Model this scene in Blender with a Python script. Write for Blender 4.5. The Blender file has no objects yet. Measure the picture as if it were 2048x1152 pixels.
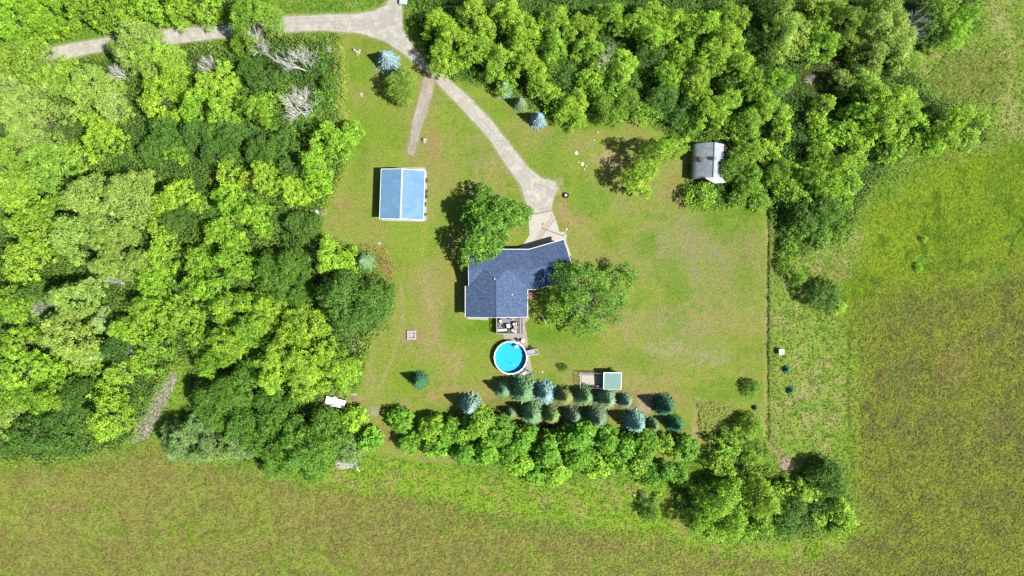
import bpy, bmesh, math, random
import numpy as np
from mathutils import Vector

# ------------------------------------------------------------------ camera, world, sun, exposure
SC = bpy.context.scene
HC = 150.0                                  # drone height in metres
S = HC * 36.0 / (24.0 * 2048.0)             # metres per photo pixel on the ground
cam_d = bpy.data.cameras.new('camera'); cam_d.lens = 24; cam_d.sensor_width = 36
cam_d.clip_end = 5000; cam_d.clip_start = 1
cam = bpy.data.objects.new('camera', cam_d); SC.collection.objects.link(cam)
cam.location = (0, 0, HC); cam.rotation_euler = (0, 0, 0); SC.camera = cam

SUN_EL, SUN_AZ = math.radians(52), math.radians(-19)     # azimuth measured from +X
SUND = Vector((math.cos(SUN_EL)*math.cos(SUN_AZ), math.cos(SUN_EL)*math.sin(SUN_AZ), math.sin(SUN_EL)))
sd_ = bpy.data.lights.new('sun', 'SUN'); sd_.energy = 4.6; sd_.angle = math.radians(0.5); sd_.color = (1.0, 0.965, 0.9)
sun = bpy.data.objects.new('sun', sd_); SC.collection.objects.link(sun)
sun.location = (60, -20, 120); sun.rotation_euler = SUND.to_track_quat('Z', 'Y').to_euler()
W = bpy.data.worlds.new('World'); SC.world = W; W.use_nodes = True
wn = W.node_tree; bg = wn.nodes['Background']
sky = wn.nodes.new('ShaderNodeTexSky'); sky.sky_type = 'NISHITA'; sky.sun_disc = False
sky.sun_elevation = SUN_EL; sky.sun_rotation = math.atan2(SUND.x, SUND.y)
wn.links.new(sky.outputs[0], bg.inputs[0]); bg.inputs[1].default_value = 0.055
SC.view_settings.view_transform = 'Standard'; SC.view_settings.look = 'None'
SC.view_settings.exposure = 1.1; SC.view_settings.gamma = 1; SC.view_settings.use_curve_mapping = False
SC.cycles.max_bounces = 6; SC.cycles.diffuse_bounces = 4; SC.cycles.glossy_bounces = 2
SC.cycles.transmission_bounces = 3; SC.cycles.transparent_max_bounces = 8
SC.cycles.caustics_reflective = False; SC.cycles.caustics_refractive = False

# ------------------------------------------------------------------ small maths
KL = 2.55                                    # how much brighter a sunlit surface reads than its base colour
def lin(c):
    c = c/255.0
    return c/12.92 if c <= 0.04045 else ((c+0.055)/1.055)**2.4
def col(r, g, b, k=KL):                      # colour wanted in the picture -> base colour
    return (lin(r)/k, lin(g)/k, lin(b)/k)
def P(px, py, z=0.0):                        # photo pixel of a point known to be z metres up -> world
    f = S*(HC-z)/HC
    return Vector(((px-1024)*f, (576-py)*f, z))
def hsh(ix, iy, seed):
    n = (ix*374761393 + iy*668265263 + seed*982451653) & 0xffffffff
    n = ((n ^ (n >> 13))*1274126177) & 0xffffffff
    return ((n ^ (n >> 16)) & 0xffff)/65535.0
def vnoise(x, y, seed=0):
    x = np.asarray(x, float); y = np.asarray(y, float)
    xi = np.floor(x).astype(np.int64); yi = np.floor(y).astype(np.int64)
    u = x-xi; v = y-yi; u = u*u*(3-2*u); v = v*v*(3-2*v)
    a = hsh(xi, yi, seed); b = hsh(xi+1, yi, seed); c = hsh(xi, yi+1, seed); d = hsh(xi+1, yi+1, seed)
    return (a*(1-u)+b*u)*(1-v) + (c*(1-u)+d*u)*v
def fbm(x, y, seed=0, o=4):
    s = 0; a = 0.5; t = 0
    for i in range(o):
        s = s + a*vnoise(x*2**i, y*2**i, seed+i*17); t += a; a *= 0.55
    return s/t
def sdist(poly, X, Y):                       # signed distance to a polygon, + inside
    n = len(poly); d2 = np.full(X.shape, 1e18); ins = np.zeros(X.shape, bool)
    for i in range(n):
        x0, y0 = poly[i]; x1, y1 = poly[(i+1) % n]
        ex, ey = x1-x0, y1-y0; L = ex*ex+ey*ey+1e-9
        t = np.clip(((X-x0)*ex+(Y-y0)*ey)/L, 0, 1)
        d2 = np.minimum(d2, (X-x0-t*ex)**2+(Y-y0-t*ey)**2)
        c = ((y0 > Y) != (y1 > Y))
        with np.errstate(divide='ignore', invalid='ignore'):
            xx = (x1-x0)*(Y-y0)/((y1-y0) if abs(y1-y0) > 1e-9 else 1e-9)+x0
        ins ^= (c & (X < xx))
    d = np.sqrt(d2)
    return np.where(ins, d, -d)
def sm(t): t = np.clip(t, 0, 1); return t*t*(3-2*t)

# ------------------------------------------------------------------ scene helpers
def link(o): SC.collection.objects.link(o); return o
def tag(o, label=None, cat=None, group=None, kind=None):
    if label: o['label'] = label
    if cat: o['category'] = cat
    if group: o['group'] = group
    if kind: o['kind'] = kind
    return o
def thing(name, label, cat, loc=(0, 0, 0), rz=0.0, group=None):
    o = bpy.data.objects.new(name, None); o.location = loc; o.rotation_euler = (0, 0, rz); link(o)
    o.empty_display_size = 0.3
    return tag(o, label, cat, group)
class MB:
    def __init__(s, off=(0, 0, 0)): s.v = []; s.f = []; s.off = Vector(off)
    def add(s, vs, fs):
        n = len(s.v); s.v += [tuple(Vector(v)-s.off) for v in vs]; s.f += [tuple(i+n for i in f) for f in fs]; return s
    def box(s, cx, cy, z0, z1, wx, wy, rz=0.0):
        c, n = math.cos(rz), math.sin(rz); vs = []
        for z in (z0, z1):
            for a, b in ((-1, -1), (1, -1), (1, 1), (-1, 1)):
                x, y = a*wx/2, b*wy/2; vs.append((cx+x*c-y*n, cy+x*n+y*c, z))
        return s.add(vs, [(3, 2, 1, 0), (4, 5, 6, 7), (0, 1, 5, 4), (1, 2, 6, 5), (2, 3, 7, 6), (3, 0, 4, 7)])
    def prism(s, pts, z0, z1):
        n = len(pts); a = sum(pts[i][0]*pts[(i+1) % n][1]-pts[(i+1) % n][0]*pts[i][1] for i in range(n))
        if a < 0: pts = pts[::-1]
        vs = [(p[0], p[1], z0) for p in pts]+[(p[0], p[1], z1) for p in pts]
        return s.add(vs, [tuple(range(n))[::-1], tuple(range(n, 2*n))]+[(i, (i+1) % n, n+(i+1) % n, n+i) for i in range(n)])
    def sheet(s, pts, z):
        n = len(pts); a = sum(pts[i][0]*pts[(i+1) % n][1]-pts[(i+1) % n][0]*pts[i][1] for i in range(n))
        if a < 0: pts = pts[::-1]
        return s.add([(p[0], p[1], z) for p in pts], [tuple(range(n))])
    def tube(s, p, q, r0, r1=None, n=6, cap=True):
        r1 = r0 if r1 is None else r1; p = Vector(p); q = Vector(q); d = (q-p)
        if d.length < 1e-6: return s
        d.normalize(); a = d.orthogonal().normalized(); b = d.cross(a); vs = []
        for c, r in ((p, r0), (q, r1)):
            for i in range(n):
                t = 2*math.pi*i/n; vs.append(c+(a*math.cos(t)+b*math.sin(t))*r)
        fs = [(i, (i+1) % n, n+(i+1) % n, n+i) for i in range(n)]
        if cap: fs += [tuple(range(n))[::-1], tuple(range(n, 2*n))]
        return s.add(vs, fs)
    def bar(s, p, q, w, h):                   # rectangular bar between two points, w sideways, h up
        p = Vector(p); q = Vector(q); d = (q-p).normalized(); side = d.cross(Vector((0, 0, 1)))
        if side.length < 1e-4: side = Vector((1, 0, 0))
        side.normalize(); up = side.cross(d); vs = []
        for c in (p, q):
            for a, b in ((-1, -1), (1, -1), (1, 1), (-1, 1)): vs.append(c+side*a*w/2+up*b*h/2)
        return s.add(vs, [(3, 2, 1, 0), (4, 5, 6, 7), (0, 1, 5, 4), (1, 2, 6, 5), (2, 3, 7, 6), (3, 0, 4, 7)])
    def dome(s, c, rx, ry, rz, n=10, m=5, rng=None, jit=0.0, full=False):
        vs = []; fs = []; lo = -math.pi/2 if full else 0.0
        for j in range(m+1):
            ph = lo+(math.pi/2-lo)*j/m
            for i in range(n):
                t = 2*math.pi*i/n; k = 1+(rng.uniform(-jit, jit) if rng else 0)
                vs.append((c[0]+rx*k*math.cos(ph)*math.cos(t), c[1]+ry*k*math.cos(ph)*math.sin(t), c[2]+rz*k*math.sin(ph)))
        for j in range(m):
            for i in range(n): fs.append((j*n+i, j*n+(i+1) % n, (j+1)*n+(i+1) % n, (j+1)*n+i))
        if not full: fs.append(tuple(range(n))[::-1])
        return s.add(vs, fs)
    def mesh(s, name, m, smooth=False):
        me = bpy.data.meshes.new(name); me.from_pydata(s.v, [], s.f); me.validate(); me.update()
        if m: me.materials.append(m)
        if smooth: me.polygons.foreach_set('use_smooth', [True]*len(me.polygons))
        return me
    def build(s, name, m, parent=None, smooth=False, bevel=0.0):
        o = bpy.data.objects.new(name, s.mesh(name, m, smooth)); link(o)
        if parent is not None: o.parent = parent
        if bevel:
            b = o.modifiers.new('bevel', 'BEVEL'); b.width = bevel; b.segments = 2; b.limit_method = 'ANGLE'
        return o

# ------------------------------------------------------------------ materials
def newmat(name):
    m = bpy.data.materials.new(name); m.use_nodes = True; nt = m.node_tree
    return m, nt, nt.nodes['Principled BSDF']
def nd(nt, t, **kw):
    n = nt.nodes.new(t)
    for k, v in kw.items(): setattr(n, k, v)
    return n
def noise_node(nt, scale, detail=4, rough=0.6, coord='Object', stretch=None):
    tc = nd(nt, 'ShaderNodeTexCoord'); n = nd(nt, 'ShaderNodeTexNoise')
    n.inputs['Scale'].default_value = scale; n.inputs['Detail'].default_value = detail; n.inputs['Roughness'].default_value = rough
    if stretch:
        mp = nd(nt, 'ShaderNodeMapping'); mp.inputs['Scale'].default_value = stretch
        nt.links.new(tc.outputs[coord], mp.inputs[0]); nt.links.new(mp.outputs[0], n.inputs['Vector'])
    else: nt.links.new(tc.outputs[coord], n.inputs['Vector'])
    return n
def ramp(nt, fac, stops):
    r = nd(nt, 'ShaderNodeValToRGB'); e = r.color_ramp.elements
    while len(e) < len(stops): e.new(0.5)
    for i, (p, c) in enumerate(stops): e[i].position = p; e[i].color = (*c, 1)
    nt.links.new(fac, r.inputs[0]); return r.outputs[0]
def bump(nt, bsdf, h, strength, dist):
    b = nd(nt, 'ShaderNodeBump'); b.inputs['Strength'].default_value = strength; b.inputs['Distance'].default_value = dist
    nt.links.new(h, b.inputs['Height']); nt.links.new(b.outputs[0], bsdf.inputs['Normal'])
def mat(name, c, c2=None, scale=3.0, rough=0.8, bmp=0.0, metal=0.0, spec=0.3, stretch=None):
    m, nt, b = newmat(name)
    c2 = c2 or tuple(x*0.75 for x in c)
    n = noise_node(nt, scale, 6, 0.65, stretch=stretch)
    nt.links.new(ramp(nt, n.outputs[0], [(0.3, c2), (0.7, c)]), b.inputs['Base Color'])
    b.inputs['Roughness'].default_value = rough; b.inputs['Metallic'].default_value = metal; b.inputs['Specular IOR Level'].default_value = spec
    if bmp: bump(nt, b, n.outputs[0], 0.6, bmp)
    return m
def leaf_mat(name, trans=0.3, rough=0.5, spec=0.35):
    m, nt, b = newmat(name); out = nt.nodes['Material Output']
    oi = nd(nt, 'ShaderNodeObjectInfo'); at = nd(nt, 'ShaderNodeAttribute', attribute_name='v')
    hs = nd(nt, 'ShaderNodeHueSaturation')
    mr = nd(nt, 'ShaderNodeMapRange'); mr.inputs[3].default_value = 0.45; mr.inputs[4].default_value = 1.6
    nz = noise_node(nt, 0.55, 3, 0.6); ad = nd(nt, 'ShaderNodeMath', operation='MULTIPLY_ADD'); ad.inputs[1].default_value = 1.5; ad.inputs[2].default_value = -0.75
    nt.links.new(nz.outputs[0], ad.inputs[0]); sm1 = nd(nt, 'ShaderNodeMath', operation='ADD'); nt.links.new(ad.outputs[0], sm1.inputs[0]); nt.links.new(at.outputs['Fac'], sm1.inputs[1])
    nt.links.new(at.outputs['Fac'], mr.inputs[0]); nt.links.new(mr.outputs[0], hs.inputs['Value'])
    mh = nd(nt, 'ShaderNodeMapRange'); mh.inputs[3].default_value = 0.505; mh.inputs[4].default_value = 0.480
    nt.links.new(sm1.outputs[0], mh.inputs[0]); nt.links.new(mh.outputs[0], hs.inputs['Hue'])
    nt.links.new(oi.outputs['Color'], hs.inputs['Color'])
    nt.links.new(hs.outputs[0], b.inputs['Base Color'])
    b.inputs['Roughness'].default_value = rough; b.inputs['Specular IOR Level'].default_value = spec
    tr = nd(nt, 'ShaderNodeBsdfTranslucent'); nt.links.new(hs.outputs[0], tr.inputs[0])
    mx = nd(nt, 'ShaderNodeMixShader'); mx.inputs[0].default_value = trans
    nt.links.new(b.outputs[0], mx.inputs[1]); nt.links.new(tr.outputs[0], mx.inputs[2]); nt.links.new(mx.outputs[0], out.inputs[0])
    return m
LEAF = leaf_mat('leaves', 0.32); NEEDLE = leaf_mat('needles', 0.08, 0.7, 0.2)
BARK = mat('bark', (0.13, 0.105, 0.08), (0.06, 0.05, 0.04), 6, 0.9, 0.02)
PALEBARK = mat('pale_bark', (0.56, 0.55, 0.51), (0.42, 0.40, 0.37), 5, 0.85)
WHITE = mat('white_paint', (0.72, 0.72, 0.70), (0.62, 0.62, 0.60), 2, 0.55)
CREAM = mat('cream_siding', (0.42, 0.38, 0.31), (0.37, 0.33, 0.27), 1.5, 0.7, stretch=(0.2, 0.2, 14))
GLASS = mat('window_glass', (0.03, 0.04, 0.05), (0.02, 0.03, 0.04), 1, 0.08, spec=0.8)
DARK = mat('dark_metal', (0.03, 0.03, 0.035), (0.02, 0.02, 0.022), 4, 0.5)
GREYM = mat('galvanised_metal', (0.35, 0.36, 0.37), (0.26, 0.27, 0.28), 5, 0.4, metal=0.6)
TYRE = mat('tyre_rubber', (0.025, 0.025, 0.025), (0.018, 0.018, 0.018), 9, 0.9)
WOODG = mat('grey_decking', (0.21, 0.205, 0.215), (0.14, 0.135, 0.145), 2, 0.75, stretch=(1, 9, 1))
TANW = mat('weathered_board', (0.34, 0.27, 0.20), (0.22, 0.17, 0.13), 5, 0.9)
CONC = mat('concrete', (0.315, 0.295, 0.26), (0.265, 0.245, 0.215), 0.9, 0.9, 0.004)
STONE = mat('stone', (0.38, 0.36, 0.33), (0.22, 0.21, 0.19), 3, 0.9, 0.03)

# ------------------------------------------------------------------ many small faces in one mesh
def cards(C, N, L, Wd, rng, tdir=None, bend=0.0):
    n = len(C); N = N/np.linalg.norm(N, axis=1, keepdims=True)
    R = rng.normal(size=(n, 3)) if tdir is None else tdir
    T = R-N*np.sum(R*N, axis=1, keepdims=True); T /= np.linalg.norm(T, axis=1, keepdims=True)+1e-9
    B = np.cross(N, T); L = L[:, None]/2; Wd = Wd[:, None]/2
    V = np.empty((n, 4, 3)); sk = rng.uniform(-0.3, 0.3, (n, 1))
    V[:, 0] = C-T*L; V[:, 1] = C+B*Wd+T*L*sk; V[:, 2] = C+T*L+N*bend*L; V[:, 3] = C-B*Wd+T*L*sk
    return V.reshape(-1, 3)
def quadmesh(name, V, m, attrs=None, cols=None):
    n = len(V)//4; me = bpy.data.meshes.new(name)
    me.vertices.add(len(V)); me.vertices.foreach_set('co', V.astype(np.float32).ravel())
    me.loops.add(4*n); me.loops.foreach_set('vertex_index', np.arange(4*n, dtype=np.int32))
    me.polygons.add(n); me.polygons.foreach_set('loop_start', np.arange(0, 4*n, 4, dtype=np.int32))
    me.polygons.foreach_set('loop_total', np.full(n, 4, dtype=np.int32))
    if attrs is not None:
        a = me.attributes.new('v', 'FLOAT', 'POINT'); a.data.foreach_set('value', np.repeat(attrs, 4).astype(np.float32))
    if cols is not None:
        a = me.attributes.new('gcol', 'FLOAT_COLOR', 'POINT')
        cc = np.ones((4*n, 4), np.float32); cc[:, :3] = np.repeat(cols, 4, axis=0); a.data.foreach_set('color', cc.ravel())
    me.update(calc_edges=True); me.materials.append(m)
    return me
# ------------------------------------------------------------------ zones of the ground (photo pixels, on the ground)
Z = {}
Z['lawn'] = [(683, 60), (735, 66), (790, 88), (850, 138), (960, 165), (1050, 215), (1120, 258), (1185, 228), (1290, 235), (1340, 272), (1400, 300), (1392, 400),
             (1452, 408), (1534, 404), (1540, 640), (1536, 800), (1526, 880), (1500, 905), (1400, 900), (1300, 940), (1100, 930), (860, 925), (700, 900), (690, 800),
             (720, 780), (742, 690), (790, 650), (790, 560), (760, 500), (650, 492), (642, 400), (690, 300), (692, 180)]
Z['bottom'] = [(-3000, 925), (0, 925), (150, 935), (300, 895), (420, 925), (520, 945), (620, 968), (760, 975), (900, 1010), (1020, 1045), (1150, 1060), (1300, 1062), (1420, 1095), (1560, 1120),
               (1700, 1095), (1728, 1000), (1722, 640), (1800, 600), (2048, 560), (5000, 500), (5000, 4000), (-3000, 4000)]
Z['rightlow'] = [(1728, 1000), (1712, 900), (1722, 730), (1700, 660), (1760, 610), (1900, 590), (2048, 560), (5000, 500), (5000, 4000), (1700, 4000), (1690, 1120)]
Z['rightup'] = [(1690, 660), (1640, 560), (1700, 480), (1720, 430), (1800, 360), (1900, 320), (2060, 270), (5000, 200), (5000, 500), (2048, 560), (1900, 600), (1760, 640)]
Z['strip'] = [(560, 965), (700, 905), (860, 925), (1000, 960), (1180, 965), (1330, 965), (1400, 1060), (1500, 1090), (1640, 1080), (1712, 1010), (1730, 1060), (1640, 1120), (1450, 1115),
              (1330, 1075), (1180, 1050), (1020, 1035), (880, 1000), (700, 985)]
Z['righted'] = [(1545, 405), (1700, 420), (1735, 470), (1690, 560), (1640, 590), (1700, 640), (1700, 950), (1600, 960), (1545, 900)]
Z['lane'] = [(1688, 640), (1722, 640), (1726, 1000), (1700, 1010), (1688, 900)]
Z['reeds'] = [(1860, 160), (1900, 110), (1990, 100), (2030, 140), (1990, 200), (1900, 205)]
Z['topright'] = [(1800, 130), (1960, 60), (1990, -100), (5000, -100), (5000, 200), (2060, 270), (1900, 320), (1980, 260), (1850, 180)]
F = {}
F['left'] = [(-70, 92), (85, 105), (130, 125), (230, 105), (350, 90), (450, 84), (520, 72), (640, 72), (680, 78), (688, 130), (690, 240), (712, 265), (690, 330), (655, 400), (638, 470),
             (700, 492), (745, 505), (770, 560), (788, 620), (740, 670), (728, 720), (712, 780), (650, 790), (640, 815), (690, 850), (725, 880), (700, 925), (600, 950), (500, 922),
             (400, 915), (330, 905), (312, 865), (372, 845), (378, 760), (408, 705), (370, 712), (325, 760), (265, 880), (150, 925), (-70, 920)]
F['lanewood'] = [(-70, -60), (560, -60), (540, 10), (470, 42), (440, 32), (330, 28), (270, 60), (180, 60), (100, 64), (0, 74), (-70, 78)]
F['right'] = [(822, -60), (824, 20), (852, 100), (882, 158), (960, 165), (1010, 172), (1080, 220), (1130, 255), (1180, 232), (1290, 235), (1330, 270), (1395, 280), (1375, 370), (1385, 420),
              (1540, 402), (1548, 470), (1580, 520), (1700, 470), (1720, 420), (1760, 350), (1850, 290), (1980, 285), (1985, 240), (1900, 208), (1850, 172), (1825, 110), (1850, 72), (1960, 60), (1965, -60)]
F['thicket'] = [(1445, 850), (1530, 868), (1520, 925), (1560, 955), (1620, 930), (1690, 930), (1708, 1050), (1650, 1070), (1480, 1082), (1378, 1040), (1345, 985), (1430, 935)]
def band(key, X, Y, soft, Zs=Z):
    return sm((sdist(Zs[key], X, Y)+soft)/(2*soft))
TAN = (180, 172, 110); LUSH = (118, 162, 42); GREYG = (168, 168, 112)
BLOBS = [  # px, py, rx, ry, colour, strength
    (870, 290, 16, 42, (185, 158, 105), .8), (985, 330, 40, 25, TAN, .6), (960, 300, 30, 40, GREYG, .5), (1220, 315, 40, 28, (196, 178, 125), .85), (1268, 280, 20, 26, (180, 165, 110), .7),
    (1160, 285, 45, 22, TAN, .55), (1385, 500, 130, 95, GREYG, .8), (1460, 580, 60, 60, (165, 165, 100), .6), (1350, 650, 90, 50, GREYG, .7), (1330, 700, 60, 22, (180, 182, 130), .7), (1245, 650, 55, 40, TAN, .6),
    (1140, 430, 40, 30, (182, 160, 105), .7), (1130, 700, 50, 30, TAN, .45), (875, 600, 40, 70, TAN, .7), (870, 690, 30, 30, (188, 172, 115), .7), (905, 730, 30, 40, (190, 172, 118), .7),
    (920, 790, 90, 22, (186, 166, 108), .9), (850, 560, 16, 30, TAN, .6), (1310, 800, 100, 26, (178, 160, 100), .8), (1400, 850, 20, 50, TAN, .7), (1300, 770, 60, 25, TAN, .6),
    (1490, 480, 40, 60, (170, 160, 105), .45), (1420, 625, 60, 40, TAN, .4), (1425, 710, 45, 25, (178, 180, 140), .55), (1510, 620, 30, 60, TAN, .4), (800, 640, 16, 70, TAN, .6), (765, 660, 30, 60, (165, 165, 85), .5),
    (840, 870, 120, 20, (172, 150, 95), .8), (1000, 870, 200, 30, (140, 120, 80), .5), (1130, 815, 190, 30, (150, 134, 82), .7), (1070, 852, 120, 16, (140, 112, 76), .7), (1240, 870, 160, 28, (165, 148, 92), .6), (730, 380, 24, 60, TAN, .35), (690, 430, 25, 40, (180, 160, 100), .6), (680, 400, 10, 20, TAN, .8),
    (860, 450, 25, 40, TAN, .5), (900, 550, 30, 50, (172, 170, 80), .5), (640, 600, 1, 1, TAN, 0),
    (760, 85, 50, 18, LUSH, .7), (720, 130, 30, 50, LUSH, .5), (770, 250, 60, 50, (140, 172, 52), .6), (1090, 665, 55, 26, LUSH, .8), (965, 655, 55, 20, LUSH, .8), (1140, 690, 50, 50, LUSH, .5),
    (1180, 400, 50, 30, (125, 172, 55), .7), (1455, 440, 60, 50, LUSH, .7), (1500, 420, 30, 20, LUSH, .7), (1300, 490, 22, 26, LUSH, .6), (1220, 470, 26, 24, LUSH, .5), (1350, 560, 30, 50, LUSH, .5),
    (1490, 560, 26, 60, LUSH, .35), (830, 480, 60, 50, (150, 182, 62), .7), (700, 460, 40, 40, (150, 180, 60), .4), (720, 300, 20, 80, LUSH, .45), (900, 430, 40, 40, (140, 176, 60), .5), (950, 470, 20, 60, LUSH, .4),
    (810, 760, 50, 35, (140, 175, 45), .7), (900, 640, 20, 60, LUSH, .4), (1000, 220, 90, 20, LUSH, .4), (1010, 280, 40, 30, LUSH, .3), (1080, 330, 40, 50, LUSH, .4), (1110, 290, 30, 30, LUSH, .4), (960, 240, 50, 26, (150, 185, 75), .5), (1450, 780, 70, 25, LUSH, .5),
    (1270, 720, 60, 22, LUSH, .35), (1190, 250, 60, 12, LUSH, .6), (690, 560, 1, 1, LUSH, 0), (1470, 690, 60, 30, (150, 168, 60), .4), (1100, 760, 26, 16, LUSH, .6),
    # worn and bare earth
    (1290, 808, 20, 22, (198, 180, 150), 1.0), (743, 828, 14, 10, (190, 176, 158), .9), (835, 672, 16, 14, (190, 160, 120), .6), (822, 672, 19, 19, (186, 158, 122), .8), (600, 800, 34, 9, (178, 148, 112), .9),
    (715, 800, 22, 8, (178, 160, 112), .7), (760, 868, 25, 18, (170, 150, 100), .6), (1572, 928, 20, 17, (214, 192, 158), 1.0), (1550, 905, 16, 10, (190, 172, 130), .9), (1538, 880, 8, 24, (185, 168, 120), .8),
    (1530, 840, 8, 40, (170, 160, 95), .7), (1112, 370, 18, 22, (196, 186, 150), .8), (1128, 415, 12, 22, (188, 165, 120), .7), (1352, 378, 26, 40, (168, 158, 92), .6), (1345, 385, 8, 14, (190, 170, 130), .5),
    (1680, 548, 35, 12, (180, 170, 110), .5), (1700, 500, 50, 12, (170, 190, 100), .5), (395, 105, 26, 10, (178, 150, 100), .6), (60, 62, 30, 8, (180, 150, 110), .5), (280, 40, 26, 6, (172, 150, 110), .6),
    (1610, 165, 22, 18, (150, 130, 90), .5), (1905, 730, 40, 50, (160, 140, 95), .5), (1790, 750, 9, 8, (110, 190, 50), .8), (1840, 530, 14, 16, (120, 185, 60), .7), (2005, 545, 20, 18, (110, 170, 50), .5),
    (1800, 620, 120, 40, (140, 150, 70), .4), (1500, 690, 1, 1, TAN, 0), (1590, 760, 25, 40, (175, 185, 95), .5), (350, 770, 30, 50, (150, 190, 60), .9), (310, 900, 40, 18, (160, 165, 70), .8),
    (1430, 830, 35, 26, (165, 175, 85), .7), (1440, 845, 40, 30, (130, 175, 65), .5), (160, 945, 50, 10, (185, 175, 70), .4), (240, 1120, 60, 40, (165, 160, 90), .4), (1600, 690, 30, 50, (160, 190, 80), .6),
    (1270, 905, 60, 16, (130, 120, 70), .4), (1165, 250, 30, 8, LUSH, .5),
    (980, 1080, 1, 1, TAN, 0)]
DRY = (192, 180, 122)
TRACKS = [([(800, 560), (806, 600), (804, 650), (790, 700), (758, 780), (720, 800)], 3.0, DRY, .7), ([(744, 655), (742, 720), (736, 780), (712, 800)], 2.4, DRY, .7), ([(752, 660), (750, 740), (742, 790)], 1.6, DRY, .5),
          ([(1534, 410), (1533, 600), (1531, 760), (1528, 850), (1536, 885), (1560, 915)], 2.6, DRY, .75), ([(1540, 850), (1543, 880), (1566, 910)], 1.8, DRY, .7), ([(1396, 800), (1388, 840), (1390, 880)], 5, DRY, .8),
          ([(850, 450), (845, 520), (855, 600), (870, 660)], 4, DRY, .5), ([(1120, 420), (1150, 450), (1180, 470)], 5, DRY, .5), ([(690, 190), (692, 300), (660, 400)], 3, DRY, .35),
          ([(1000, 300), (1030, 350), (1044, 390)], 4, (186, 176, 120), .7), ([(880, 170), (960, 250), (1010, 320)], 1.5, (128, 150, 60), .5), ([(800, 330), (805, 326), (815, 318)], 5, DRY, .6),
          ([(1895, 770), (1872, 850), (1855, 910)], 2, (168, 168, 92), .8), ([(2048, 450), (2026, 480), (2018, 510)], 2, (84, 116, 30), .7), ([(1925, 790), (1922, 850)], 1.6, (170, 168, 96), .6),
          ([(1700, 640), (1696, 760), (1700, 900), (1716, 1000)], 2.2, (104, 128, 36), .7), ([(1712, 640), (1714, 800), (1718, 960)], 2.0, (166, 190, 76), .6), ([(1722, 960), (1690, 1050), (1660, 1085)], 3, (168, 188, 84), .6),
          ([(760, 940), (900, 975), (1060, 1000), (1200, 1040), (1340, 1075), (1500, 1110)], 4, (182, 184, 104), .45), ([(620, 975), (760, 955), (860, 945), (1000, 985)], 4, (190, 176, 112), .5), ([(1545, 640), (1550, 560), (1548, 470)], 3, (186, 164, 116), .6)]
LANE_L = [(-140, 150), (60, 125), (88, 96), (150, 84), (230, 71), (345, 56), (450, 49), (540, 33), (640, 28), (715, 26), (748, 20), (772, 8), (786, -30), (790, -260), (812, -260), (814, -30),
          (806, 10), (806, 60), (828, 92), (856, 128), (885, 146), (930, 184), (985, 240), (1020, 285), (1058, 334), (1082, 354), (1112, 362), (1117, 378), (1108, 398), (1104, 422),
          (1057, 431), (1049, 400), (1040, 372), (1010, 330), (975, 276), (930, 227), (882, 177), (862, 152), (845, 138), (815, 116), (770, 84), (720, 68), (650, 63), (560, 66), (480, 73), (430, 79),
          (345, 90), (230, 101), (180, 108), (125, 124), (70, 165), (-140, 195)]
SPUR = [(846, 148), (872, 158), (866, 190), (852, 235), (840, 272), (834, 296), (828, 313), (812, 309), (818, 280), (823, 245), (834, 205), (842, 175)]
SLAB = [(1057, 430.5), (1104.5, 421.5), (1112, 440), (1119, 464), (1128, 464), (1134, 471), (1132, 482), (1145, 520), (1120, 510), (1040, 522), (1028, 503), (1047, 488), (1059, 470)]
PATIO = [(1003, 660), (1060, 630), (1057, 641), (1049, 647), (1051, 656), (1053.5, 668), (1055, 680), (1058, 695), (1060, 722), (1064.5, 739), (1062, 750), (1057, 755), (1046, 755), (1033, 751), (1015, 700), (1008, 678)]
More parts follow.
